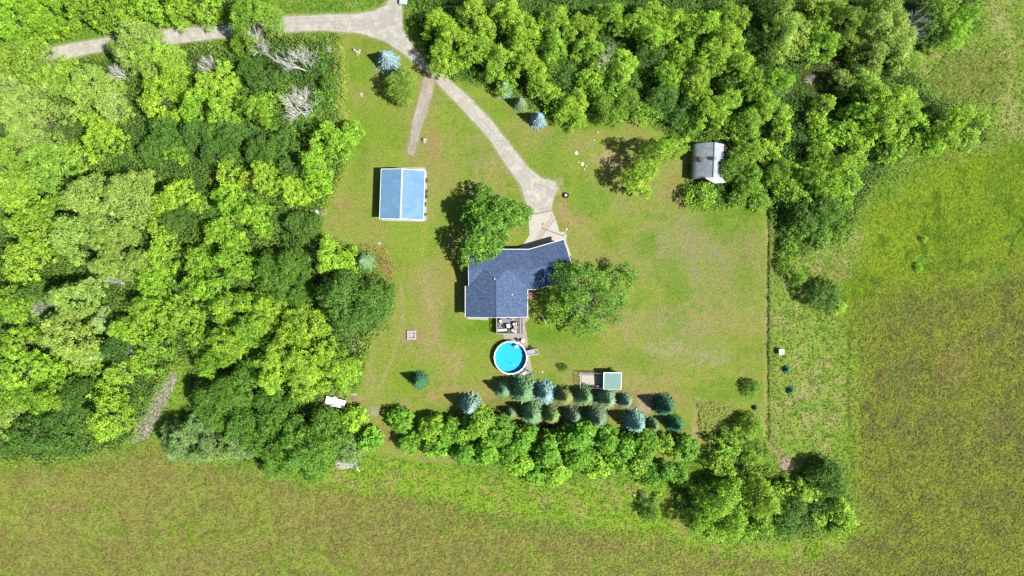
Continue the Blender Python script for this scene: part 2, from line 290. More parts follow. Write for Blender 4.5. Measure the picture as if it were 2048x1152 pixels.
def groundcol(X, Y):                         # X, Y in photo pixels; target picture colours -> base colours
    n1 = fbm(X/95, Y/95, 3); n2 = fbm(X/28+40, Y/28, 11); n3 = fbm(X/9, Y/9+90, 23, 3)
    wx = (fbm(X/30, Y/30, 71)-.5)*26; wy = (fbm(X/30, Y/30, 83)-.5)*26; XW = X+wx; YW = Y+wy
    def c3(c): return np.array(c, float)
    G = np.empty(X.shape+(3,)); G[:] = c3((132, 172, 60))
    def lay(m, c): G[:] = G*(1-m[..., None])+np.asarray(c, float)*m[..., None]
    lay(sm((n2-.45)*4)*.6, c3((165, 190, 92))); lay(sm((n3-.55)*5)*.5, c3((104, 150, 44)))
    # upper right field
    m = band('rightup', X+wx*2.2+(fbm(X/120, Y/120, 57)-.5)*70, Y+wy*2.2+(fbm(X/120, Y/120, 58)-.5)*70, 36); a = c3((152, 182, 42)); b = c3((128, 164, 36)); c = c3((170, 190, 70))
    q = a+(b-a)*sm((n1-.45)*5)[..., None]*.7; q = q+(c-q)*(sm((n3-.55)*5)*.6)[..., None]; q = q+(c3((92, 132, 30))-q)*(sm((n2-.6)*6)*.6)[..., None]; lay(m, q)
    # bottom and right meadows
    sf = 26+70*sm((X-1640)/160); m = sm((sdist(Z['bottom'], X+wx*1.6, Y+wy*1.6)+sf)/(2*sf)); a = c3((170, 179, 82)); q = a+(c3((163, 160, 86))-a)*sm((n2-.42)*5)[..., None]
    q = q+(c3((140, 170, 56))-q)*(sm((n3-.52)*6)*.8)[..., None]; q = q+(c3((170, 166, 92))-q)*(sm((n1-.45)*6)*.6)[..., None]; lay(m, q)
    m = band('rightlow', X+wx*2.6+(fbm(X/130, Y/130, 55)-.5)*150, Y+wy*2.6+(fbm(X/130, Y/130, 56)-.5)*170, 75); a = c3((152, 164, 64)); q = a+(c3((138, 142, 68))-a)*sm((n2-.42)*5)[..., None]
    q = q+(c3((158, 170, 62))-q)*(sm((n3-.50)*6)*.9)[..., None]; q = q+(c3((144, 142, 80))-q)*(sm((n1-.55)*6)*.6)[..., None]; lay(m, q)
    m = band('topright', XW, YW, 20); q = c3((150, 180, 72))+(c3((176, 186, 104))-c3((150, 180, 72)))*sm((n2-.45)*5)[..., None]; lay(m, q)
    m = band('reeds', XW, YW, 10); lay(m*.7, c3((152, 170, 70)))
    m = band('strip', XW, YW, 13); q = c3((160, 196, 60))+(c3((176, 182, 92))-c3((160, 196, 60)))*sm((n2-.5)*6)[..., None]; q = q+(c3((130, 178, 48))-q)*(sm((n3-.5)*6)*.6)[..., None]; lay(m*.85, q)
    m = band('righted', X+wx*2+(fbm(X/60, Y/60, 59)-.5)*50, Y+wy*2, 22); q = c3((162, 188, 80))+(c3((190, 188, 118))-c3((162, 188, 80)))*sm((n2-.5)*6)[..., None]; q = q+(c3((120, 160, 46))-q)*(sm((n3-.5)*6)*.6)[..., None]; lay(m*.9, q)
    m = band('lane', X+wx*.8, Y, 14); lay(m*.45, c3((138, 172, 46)))
    # mown lawn
    m = band('lawn', X+wx*.12, Y+wy*.12, 3); a = c3((154, 176, 68)); q = a+(c3((132, 168, 56))-a)*sm((n2-.45)*5)[..., None]
    q = q+(c3((172, 171, 98))-q)*(sm((n1*.6+n2*.25+n3*.3-.50)*7)*.85)[..., None]; q = q+(c3((166, 172, 82))-q)*(sm((n3-.5)*5)*.55)[..., None]
    streak = fbm(X/60, Y/5, 131, 3); q = q+(c3((160, 178, 70))-q)*(sm((streak-.5)*5)*.4)[..., None]; lay(m, q)
    for (bx, by, rx, ry, c, st) in BLOBS:
        if st <= 0: continue
        d = np.sqrt(((X+wx*.8-bx)/rx)**2+((Y+wy*.8-by)/ry)**2); w = sm(1.35-d)*st*(0.5+0.8*sm((n3-.3)*2.5)); lay(np.clip(w, 0, 1), c3(c))
    for line, wd, c, st in TRACKS:
        dd = np.full(X.shape, 1e9)
        for (x0, y0), (x1, y1) in zip(line[:-1], line[1:]):
            ex, ey = x1-x0, y1-y0; t = np.clip(((X-x0)*ex+(Y-y0)*ey)/(ex*ex+ey*ey), 0, 1); dd = np.minimum(dd, np.hypot(X-x0-t*ex, Y-y0-t*ey))
        lay(np.exp(-((dd+(n3-.5)*3)/wd)**2)*st*(.4+.8*sm((n2-.35)*4)), c3(c))
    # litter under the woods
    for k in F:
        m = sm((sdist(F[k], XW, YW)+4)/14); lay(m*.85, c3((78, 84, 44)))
    # dusty verge of the gravel
    for poly, c, w in ((LANE_L, (186, 180, 140), 3), (SPUR, (176, 166, 120), 5)):
        d = sdist(poly, X+wx*.15, Y+wy*.15); lay(sm((d+w)/w)*.7, c3(c))
    v = (0.9+0.22*(fbm(X/4, Y/4, 301, 2)))
    L = G/255.0; L = np.where(L <= 0.04045, L/12.92, ((L+0.055)/1.055)**2.4)*v[..., None]/KL
    return L

def soil_mat():
    m, nt, b = newmat('grass_and_soil')
    at = nd(nt, 'ShaderNodeAttribute', attribute_name='gcol')
    n = noise_node(nt, 2.6, 5, 0.75); n2 = noise_node(nt, 0.55, 5, 0.65)
    hs = nd(nt, 'ShaderNodeHueSaturation')
    mr = nd(nt, 'ShaderNodeMapRange'); mr.inputs[1].default_value = .3; mr.inputs[2].default_value = .7; mr.inputs[3].default_value = .62; mr.inputs[4].default_value = 1.35
    nt.links.new(n.outputs[0], mr.inputs[0]); nt.links.new(mr.outputs[0], hs.inputs['Value'])
    mh = nd(nt, 'ShaderNodeMapRange'); mh.inputs[1].default_value = .3; mh.inputs[2].default_value = .7; mh.inputs[3].default_value = .478; mh.inputs[4].default_value = .522
    nt.links.new(n2.outputs[0], mh.inputs[0]); nt.links.new(mh.outputs[0], hs.inputs['Hue'])
    nt.links.new(at.outputs['Color'], hs.inputs['Color']); nt.links.new(hs.outputs[0], b.inputs['Base Color'])
    b.inputs['Roughness'].default_value = 0.95; b.inputs['Specular IOR Level'].default_value = 0.1
    bump(nt, b, n.outputs[0], 0.5, 0.12)
    return m
SOIL = soil_mat()
gx = np.concatenate([[-2500, -1200, -600, -300, -180, -140], np.linspace(-126, 126, 631), [140, 180, 300, 600, 1200, 2500]])
gy = np.concatenate([[-2500, -1200, -600, -300, -160, -100], np.linspace(-76, 76, 381), [100, 160, 300, 600, 1200, 2500]])
GX, GY = np.meshgrid(gx, gy); nxg, nyg = len(gx), len(gy)
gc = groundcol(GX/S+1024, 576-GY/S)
me = bpy.data.meshes.new('ground'); nv = nxg*nyg
me.vertices.add(nv); co = np.zeros((nv, 3), np.float32); co[:, 0] = GX.ravel(); co[:, 1] = GY.ravel(); me.vertices.foreach_set('co', co.ravel())
ii = (np.arange(nyg-1)[:, None]*nxg+np.arange(nxg-1)[None, :]).ravel(); nf = len(ii)
fv = np.stack([ii, ii+1, ii+nxg+1, ii+nxg], 1).astype(np.int32)
me.loops.add(nf*4); me.loops.foreach_set('vertex_index', fv.ravel()); me.polygons.add(nf)
me.polygons.foreach_set('loop_start', np.arange(0, nf*4, 4, dtype=np.int32)); me.polygons.foreach_set('loop_total', np.full(nf, 4, np.int32))
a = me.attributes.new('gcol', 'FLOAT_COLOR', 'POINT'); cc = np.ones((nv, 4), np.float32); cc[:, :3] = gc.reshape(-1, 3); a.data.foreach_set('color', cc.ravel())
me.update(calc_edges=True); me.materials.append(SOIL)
tag(link(bpy.data.objects.new('ground', me)), kind='structure')

# ------------------------------------------------------------------ gravel, slab, patio sheets
rr = random.Random(5)
def wobble(poly, step, amp):
    out = []
    n = len(poly)
    for i in range(n):
        x0, y0 = poly[i]; x1, y1 = poly[(i+1) % n]; L = math.hypot(x1-x0, y1-y0); k = max(1, int(L/step))
        for j in range(k):
            t = j/k; out.append((x0+(x1-x0)*t+rr.uniform(-amp, amp), y0+(y1-y0)*t+rr.uniform(-amp, amp)))
    return out
def smooth_poly(poly, it=2):
    for _ in range(it):
        q = []
        for i in range(len(poly)):
            a, b = poly[i], poly[(i+1) % len(poly)]
            q += [(a[0]*.75+b[0]*.25, a[1]*.75+b[1]*.25), (a[0]*.25+b[0]*.75, a[1]*.25+b[1]*.75)]
        poly = q
    return poly
def gravel_mat(name):
    m, nt, b = newmat(name); at = nd(nt, 'ShaderNodeAttribute', attribute_name='gcol'); n = noise_node(nt, 6, 6, 0.8)
    c2 = ramp(nt, n.outputs[0], [(0.3, (.87, .865, .86)), (0.5, (1, 1, 1)), (.75, (1.1, 1.1, 1.08))])
    mx = nd(nt, 'ShaderNodeMixRGB', blend_type='MULTIPLY'); mx.inputs[0].default_value = 1
    nt.links.new(at.outputs['Color'], mx.inputs[1]); nt.links.new(c2, mx.inputs[2]); nt.links.new(mx.outputs[0], b.inputs['Base Color'])
    b.inputs['Roughness'].default_value = .95; bump(nt, b, n.outputs[0], .5, .05); return m
def gravel_sheet(name, poly, z, c_lo, c_mid, c_hi, edge, seed, box_):
    st = 1.6; xs = np.arange(box_[0], box_[2], st); ys = np.arange(box_[1], box_[3], st); X, Y = np.meshgrid(xs, ys); X = X.ravel(); Y = Y.ravel()
    d = sdist(poly, X, Y); k = d > -6; X = X[k]; Y = Y[k]; d = d[k]
    k = d > .9+(fbm(X/7, Y/7, seed, 3)-.5)*edge*2.6+(fbm(X/2.5, Y/2.5, seed+3, 2)-.5)*edge; X = X[k]; Y = Y[k]; d = d[k]; n = len(X)
    q = np.stack([X-st/2, Y+st/2, X+st/2, Y+st/2, X+st/2, Y-st/2, X-st/2, Y-st/2], 1).reshape(n, 4, 2); V = np.zeros((n, 4, 3)); V[:, :, 0] = (q[:, :, 0]-1024)*S; V[:, :, 1] = (576-q[:, :, 1])*S; V[:, :, 2] = z
    w = fbm(X/16, Y/16, seed+7, 4); t = np.clip((w-.3)*2.2, 0, 1)[:, None]; c = np.array(c_mid, float)*(1-t)+np.array(c_hi, float)*t
    f = fbm(X/3, Y/3, seed+11, 3); s_ = sm((f-.58)*6)[:, None]; c = c*(1-s_*.3)+np.array(c_lo, float)*s_*.3
    track = (np.exp(-((d-4.5)/1.7)**2)+np.exp(-((d-11.5)/2.2)**2))*.5; c = c*(1-.10*(1-track)[:, None]*sm((fbm(X/8, Y/8, seed+4, 2)-.25)*4)[:, None])
    e = sm(1-d/4.0)[:, None]*.55; c = c*(1-e)+np.array((168, 162, 122.))*e
    L = c/255.0; L = np.where(L <= 0.04045, L/12.92, ((L+0.055)/1.055)**2.4)/KL
    return tag(link(bpy.data.objects.new(name, quadmesh(name, V.reshape(-1, 3), gravel_mat(name), cols=L))), kind='structure')
def pp(poly, z=0): return [(P(x, y).x, P(x, y).y) for x, y in poly]
gravel_sheet('gravel_road', LANE_L, .008, (168, 162, 146), (227, 221, 207), (236, 231, 218), 2.2, 91, (-60, -60, 1125, 440))
gravel_sheet('gravel_path', SPUR, .016, (150, 138, 118), (200, 188, 170), (220, 210, 194), 2.6, 95, (800, 140, 885, 320))
SLABM = mat('pale_concrete', col(238, 234, 220), col(222, 216, 198), .7, .85, .004)
tag(MB().prism(pp(SLAB), -.05, .03).build('driveway', SLABM), kind='structure')
JOINT = mat('joint_dirt', (0.10, 0.085, 0.06), (0.06, 0.05, 0.04), 6, .95)
SANDY = mat('washed_sand', col(214, 194, 168), col(228, 214, 192), 1.5, .95)
mb = MB()
for (a_, b_, w_) in (((1057, 430.5), (1104.5, 421.5), .9), ((1111, 437), (1096, 455), .9), ((1096, 455), (1077, 482), .9)):
    p, q = P(*a_), P(*b_); d = (q-p).normalized(); n_ = Vector((-d.y, d.x, 0))*w_*S*.5
    mb.sheet([(p+n_)[:2], (q+n_)[:2], (q-n_)[:2], (p-n_)[:2]], .0345)
tag(mb.build('driveway_joint', JOINT), kind='structure')
tag(MB().sheet(pp(wobble([(1104, 424), (1106, 437), (1096, 453), (1076, 482), (1066, 484), (1080, 462), (1096, 440)], 4, .7)), .0385).build('washed_sand', SANDY), kind='structure')
def paver_mat():
    m, nt, b = newmat('patio_pavers'); tc = nd(nt, 'ShaderNodeTexCoord'); br = nd(nt, 'ShaderNodeTexBrick')
    br.inputs['Color1'].default_value = (*col(226, 208, 186), 1); br.inputs['Color2'].default_value = (*col(200, 182, 164), 1); br.inputs['Mortar'].default_value = (*col(176, 166, 150), 1)
    br.inputs['Scale'].default_value = 1.6; br.inputs['Mortar Size'].default_value = .03
    nt.links.new(tc.outputs['Object'], br.inputs['Vector']); nt.links.new(br.outputs[0], b.inputs['Base Color']); b.inputs['Roughness'].default_value = .9; return m
PAVER = paver_mat()
tag(MB().prism(pp(smooth_poly(PATIO, 1)), -.05, .04).build('patio', PAVER), kind='structure')
tag(MB().prism(pp([(935, 620), (935, 638.5), (976, 640), (976, 620)]), -.05, .05).build('walkway', CONC), kind='structure')

# ------------------------------------------------------------------ grass and weeds that nobody could count
def grass_mat():
    m, nt, b = newmat('grass_blades'); out = nt.nodes['Material Output']
    at = nd(nt, 'ShaderNodeAttribute', attribute_name='gcol'); nt.links.new(at.outputs['Color'], b.inputs['Base Color']); b.inputs['Roughness'].default_value = .7; b.inputs['Specular IOR Level'].default_value = .2
    tr = nd(nt, 'ShaderNodeBsdfTranslucent'); nt.links.new(at.outputs['Color'], tr.inputs[0]); mx = nd(nt, 'ShaderNodeMixShader'); mx.inputs[0].default_value = .25
    nt.links.new(b.outputs[0], mx.inputs[1]); nt.links.new(tr.outputs[0], mx.inputs[2]); nt.links.new(mx.outputs[0], out.inputs[0]); return m
BLADE = grass_mat()
def grass(name, label, n, box_, keep, hmin, hmax, L, Wd, dirang, dirspread, seed, tilt=.55, vlo=.62, vhi=1.35, hue=None):
    rng = np.random.default_rng(seed)
    X = rng.uniform(box_[0], box_[2], n); Y = rng.uniform(box_[1], box_[3], n)
    k = keep(X, Y, rng); X = X[k]; Y = Y[k]; n = len(X)
    cl = fbm(X/7, Y/7, seed+5, 2); h = hmin+(hmax-hmin)*np.clip((cl-.25)*1.8, 0, 1)*rng.uniform(.5, 1, n)
    wx = (X-1024)*S; wy = (576-Y)*S
    C = np.stack([wx, wy, h*.6], 1); N = np.stack([rng.normal(0, tilt, n), rng.normal(0, tilt, n), np.ones(n)], 1)
    an = rng.normal(math.radians(dirang), math.radians(dirspread), n); T = np.stack([np.cos(an), np.sin(an), rng.normal(0, .3, n)], 1)
    V = cards(C, N, rng.uniform(.6, 1.25, n)*L, rng.uniform(.6, 1.2, n)*Wd, rng, T); V[:, 2] = np.maximum(V[:, 2], .01)
    c = groundcol(X, Y)*rng.uniform(vlo, vhi, (n, 1))*(.75+.6*fbm(X/5, Y/5, seed+9, 2))[:, None]
    if hue is not None: c = c*(1+rng.normal(0, 1, (n, 1))*np.array(hue))
    o = link(bpy.data.objects.new(name, quadmesh(name, V, BLADE, cols=np.clip(c, .004, .9))))
    return tag(o, label, 'grass', kind='stuff')
def inF(X, Y, grow=0):
    m = np.zeros(X.shape, bool)
    for k in F: m |= sdist(F[k], X, Y) > -grow
    return m
def inpoly(ps, X, Y, g=0):
    m = np.zeros(X.shape, bool)
    for p in ps: m |= sdist(p, X, Y) > -g
    return m
def keep_meadow(X, Y, rng): return (sdist(Z['bottom'], X+(fbm(X/20, Y/20, 7)-.5)*30, Y+(fbm(X/20, Y/20, 8)-.5)*30)+rng.normal(0, 1, len(X))*np.where((X > 1700) & (Y < 700), 34, 9) > 0) & ~inF(X, Y)
grass('meadow_grass', 'olive and straw coloured unmown meadow grass along the bottom and lower right', 230000, (-60, 560, 2110, 1215), keep_meadow, .1, .42, .62, .15, 35, 38, 31, vlo=.86, vhi=1.4, hue=(.07, .02, .06))
def keep_rough(X, Y, rng):
    XX = X+(fbm(X/20, Y/20, 7)-.5)*16; YY = Y+(fbm(X/20, Y/20, 8)-.5)*16
    m = (sdist(Z['lawn'], XX, YY) < -2) & (sdist(Z['bottom'], X, Y)+rng.normal(0, 16, len(X)) < 0) & ~inpoly([LANE_L, SPUR, SLAB], X, Y, 3) & (sdist(Z['rightup'], XX, YY)+rng.normal(0, 16, len(X)) < 0) & ~inF(X, Y, -6)
    return m
grass('rough_grass', 'long pale green grass around the mown lawn and along the wood edges', 210000, (-60, -60, 2110, 1120), keep_rough, .2, 1.0, .6, .17, 20, 60, 37, vlo=.6, vhi=1.4, hue=(.1, .02, .08))
grass('field_grass', 'short dark green grass of the open field at the right', 60000, (1600, 230, 2110, 680), lambda X, Y, r: (sdist(Z['rightup'], X, Y)+r.normal(0, 30, len(X)) > -4), .06, .25, .5, .12, 70, 60, 41, vlo=.8, vhi=1.45)
grass('lawn_grass', 'mown lawn grass around the house', 70000, (660, 50, 1560, 940), lambda X, Y, r: (sdist(Z['lawn'], X, Y) > 2) & ~inpoly([LANE_L, SPUR, SLAB, PATIO], X, Y, 1) & (r.random(len(X)) < .8), .02, .07, .34, .09, 80, 60, 43, tilt=.3, vlo=.75, vhi=1.25)
grass('reed_bed', 'swept patch of tall olive reed grass at the right of the woods', 11000, (1850, 90, 2040, 215), lambda X, Y, r: sdist(Z['reeds'], X+(fbm(X/14, Y/14, 5)-.5)*30, Y+(fbm(X/14, Y/14, 6)-.5)*30) > -6, .15, .7, 1.1, .13, 28, 14, 47, tilt=.3, vlo=1.0, vhi=1.75)
# ------------------------------------------------------------------ tree prototypes
KIND = {  # clump radius range, spacing, card length, aspect, cards per m2, leaf jitter, share left out, irregularity
    'elder':  dict(rc=(.42, .95), sep=1.14, L=.33, asp=.62, den=20, jit=.75, hole=.10, irr=1.5, gap=.36),
    'cotton': dict(rc=(.42, .95), sep=.98, L=.42, asp=.34, den=21, jit=.8, hole=.06, irr=1.7, gap=.40),
    'dense':  dict(rc=(.42, .9), sep=.98, L=.31, asp=.6, den=21, jit=.8, hole=.05, irr=1.1, gap=.28),
    'maple':  dict(rc=(.50, .85), sep=.95, L=.46, asp=.66, den=14, jit=.5, hole=.06, irr=.9, gap=.28),
    'puff':   dict(rc=(.75, 1.35), sep=1.12, L=.36, asp=.5, den=19, jit=.7, hole=.10, irr=1.3, gap=.29),
    'bigleaf': dict(rc=(.5, .95), sep=.95, L=.60, asp=.40, den=11, jit=.65, hole=.08, irr=2.0, gap=.26)}
def crown(kind, R, H, seed):
    k = KIND[kind]; rng = np.random.default_rng(seed); rc0, rc1 = k['rc']; sep = k['sep']*(rc0+rc1)/2*1.15
    z0 = H*.30 if H > 3 else .15; ph = rng.uniform(0, 6.28, 4); Cs = []; rs = []
    ir = k['irr']
    def rad(t): return R*(0.90+ir*(.09*math.sin(2*t+ph[0])+.10*math.sin(3*t+ph[1])+.08*math.sin(5*t+ph[2])+.05*math.sin(8*t+ph[3])))
    tries = int(60*(R/sep)**2)+60
    for i in range(tries):
        t = rng.uniform(0, 6.283); rho = math.sqrt(rng.uniform(0, 1)); r = rad(t)-rc0*.6; u = rho*r/R
        ax, ay = math.cos(t)*rho*r, math.sin(t)*rho*r
        if float(fbm(ax/2.1+seed*7, ay/2.1+3, seed+2, 2)) < k['gap'] and R > 2.6: continue
        top = z0+(H-rc0-z0)*(1-(rho)**2.4)**.62*(1+.85*(float(vnoise(ax/2.9+seed*3, ay/2.9+9, seed))-.62)*min(1, ir))
        z = top-(rng.uniform(0, 1)**1.7)*(H-z0)*.5 if rng.uniform() < .45 else top-rng.uniform(0, .8)
        z = max(z, z0*.8)
        p = np.array([math.cos(t)*rho*r, math.sin(t)*rho*r, z])
        if Cs:
            d = np.array(Cs)-p; d[:, 2] *= .55
            if np.min(np.sum(d*d, 1)) < sep*sep: continue
        if rng.uniform() < k['hole']: Cs.append(p); rs.append(0); continue
        Cs.append(p); rs.append(rng.uniform(rc0, rc1))
    cc, nn, ll, vv = [], [], [], []; centres = []
    for p, r in zip(Cs, rs):
        if r == 0: continue
        centres.append(p); n = int(2*math.pi*r*r*k['den']); d = rng.normal(size=(n, 3)); d /= np.linalg.norm(d, axis=1, keepdims=True)
        d[:, 2] = np.where(d[:, 2] < -.25, -d[:, 2], d[:, 2]); sh = rng.uniform(.55, 1.08, (n, 1))
        lob = 1+.25*np.sin(d[:, :1]*5+p[0]*3)*np.cos(d[:, 1:2]*5+p[1]*3)
        cc.append(p+d*r*sh*lob*np.array([1, 1, .8])); nn.append(d*.7+np.array([0, 0, .75])+rng.normal(0, k['jit']*.95, (n, 3)))
        vv.append(np.clip(.5+rng.normal(0, .13)+rng.normal(0, .17, n), 0, 1))
    C = np.concatenate(cc); N = np.concatenate(nn); v = np.concatenate(vv); n = len(C)
    L = rng.uniform(.65, 1.25, n)*k['L']; V = cards(C, N, L, L*k['asp'], rng, bend=rng.uniform(0, .3)); V[:, 2] = np.maximum(V[:, 2], .03)
    return quadmesh('crown', V, LEAF, attrs=v), centres
def trunkmesh(R, H, centres, seed, m=BARK):
    rng = random.Random(seed); mb = MB(); r0 = .045*R+.05; zf = H*.32; lean = (rng.uniform(-.05, .05)*H, rng.uniform(-.05, .05)*H)
    top = Vector((lean[0], lean[1], H*.72)); fork = Vector((lean[0]*.4, lean[1]*.4, zf))
    mb.tube((0, 0, -.1), (0, 0, .25), r0*1.5, r0*1.1, 8, False); mb.tube((0, 0, .25), fork, r0*1.1, r0*.8, 8, False); mb.tube(fork, top, r0*.8, r0*.25, 6)
    pick = rng.sample(centres, min(len(centres), 10+int(R*2.5)))
    for p in pick:
        p = Vector(p); t = rng.uniform(0, .55); s = fork.lerp(top, t); mid = s.lerp(p, .5)+Vector((0, 0, -.1*(p-s).length)); e = s.lerp(p, .95)
        mb.tube(s, mid, r0*.38, r0*.24, 5, False); mb.tube(mid, e, r0*.24, r0*.07, 4, False)
    return mb.mesh('trunk', m)
PRO = {}
def proto(kind, R, H, seed):
    key = (kind, round(R, 1), round(H, 1), seed)
    if key not in PRO:
        c, cen = crown(kind, R, H, seed); PRO[key] = (c, trunkmesh(R, H, cen, seed))
    return PRO[key]
SIZES = {'elder': ((2.4, 5.8), (4.2, 10.8), (5.8, 14)), 'cotton': ((3.2, 8), (5.0, 12.5), (7.0, 14.5)), 'dense': ((2.4, 3.6), (4.2, 8.5), (6.2, 11.5)),
         'maple': ((2.6, 5), (3.8, 7.2), (5.0, 8.5)), 'puff': ((3.5, 8), (5.2, 10), (7.5, 11)), 'bigleaf': ((3, 5), (7.2, 10), (7.3, 10))}
TINT = {'yg': (154, 198, 66), 'bright': (142, 190, 60), 'mid': (120, 166, 58), 'dark': (90, 134, 56), 'pale': (156, 188, 96), 'silver': (172, 198, 134), 'yellow': (182, 202, 78), 'olive': (138, 170, 70), 'soft': (146, 188, 76),
        'grey': (134, 168, 108), 'maple': (114, 172, 52), 'deep': (102, 150, 56)}
WORD = {'yg': 'yellow-green', 'bright': 'bright green', 'mid': 'mid-green', 'dark': 'dark green', 'pale': 'pale feathery', 'silver': 'silvery', 'yellow': 'yellow-leaved', 'olive': 'olive green', 'grey': 'grey-green',
        'maple': 'lumpy fresh-green', 'deep': 'deep green', 'soft': 'soft green'}
LK = 2.15
crng = random.Random(77); TREES = []
def plant(px, py, r, kind, tint, name='tree', label=None, cat='tree', group=None, hs=1.0, seed=None, size=None):
    sz = SIZES[kind]; R = r*S*.95
    R0, H0 = min(sz, key=lambda q: abs(math.log(q[0]/R))) if size is None else sz[size]
    sd = seed if seed is not None else crng.choice((1, 2, 3))
    sc = R/R0; H = H0*(sc**.8)*hs*crng.uniform(.93, 1.07)
    cm, tm = proto(kind, R0, H0, sd)
    g = P(px, py, H*.62); loc = (g.x, g.y, 0)
    o = thing(name, label, cat, loc, crng.uniform(0, 6.28), group); zs = H/H0; o.scale = (sc, sc, zs)
    tr = link(bpy.data.objects.new('trunk', tm)); tr.parent = o
    c = link(bpy.data.objects.new('crown', cm)); c.parent = o
    t = TINT[tint]; jv = crng.uniform(.93, 1.06); j = [jv*crng.uniform(.97, 1.03), jv, jv*crng.uniform(.95, 1.05)]
    q = col(*(min(255, t[i]*j[i]) for i in range(3)), k=KL/LK); c.color = (q[0]*.92, q[1]*.95, q[2]*.68, 1)
    TREES.append(dict(o=o, px=px, py=py, r=r, tint=tint, kind=kind, H=H, lab=label is not None, group=group))
    return o
def L3(s): return [tuple(float(x) for x in t.split(',')) for t in s.split()]
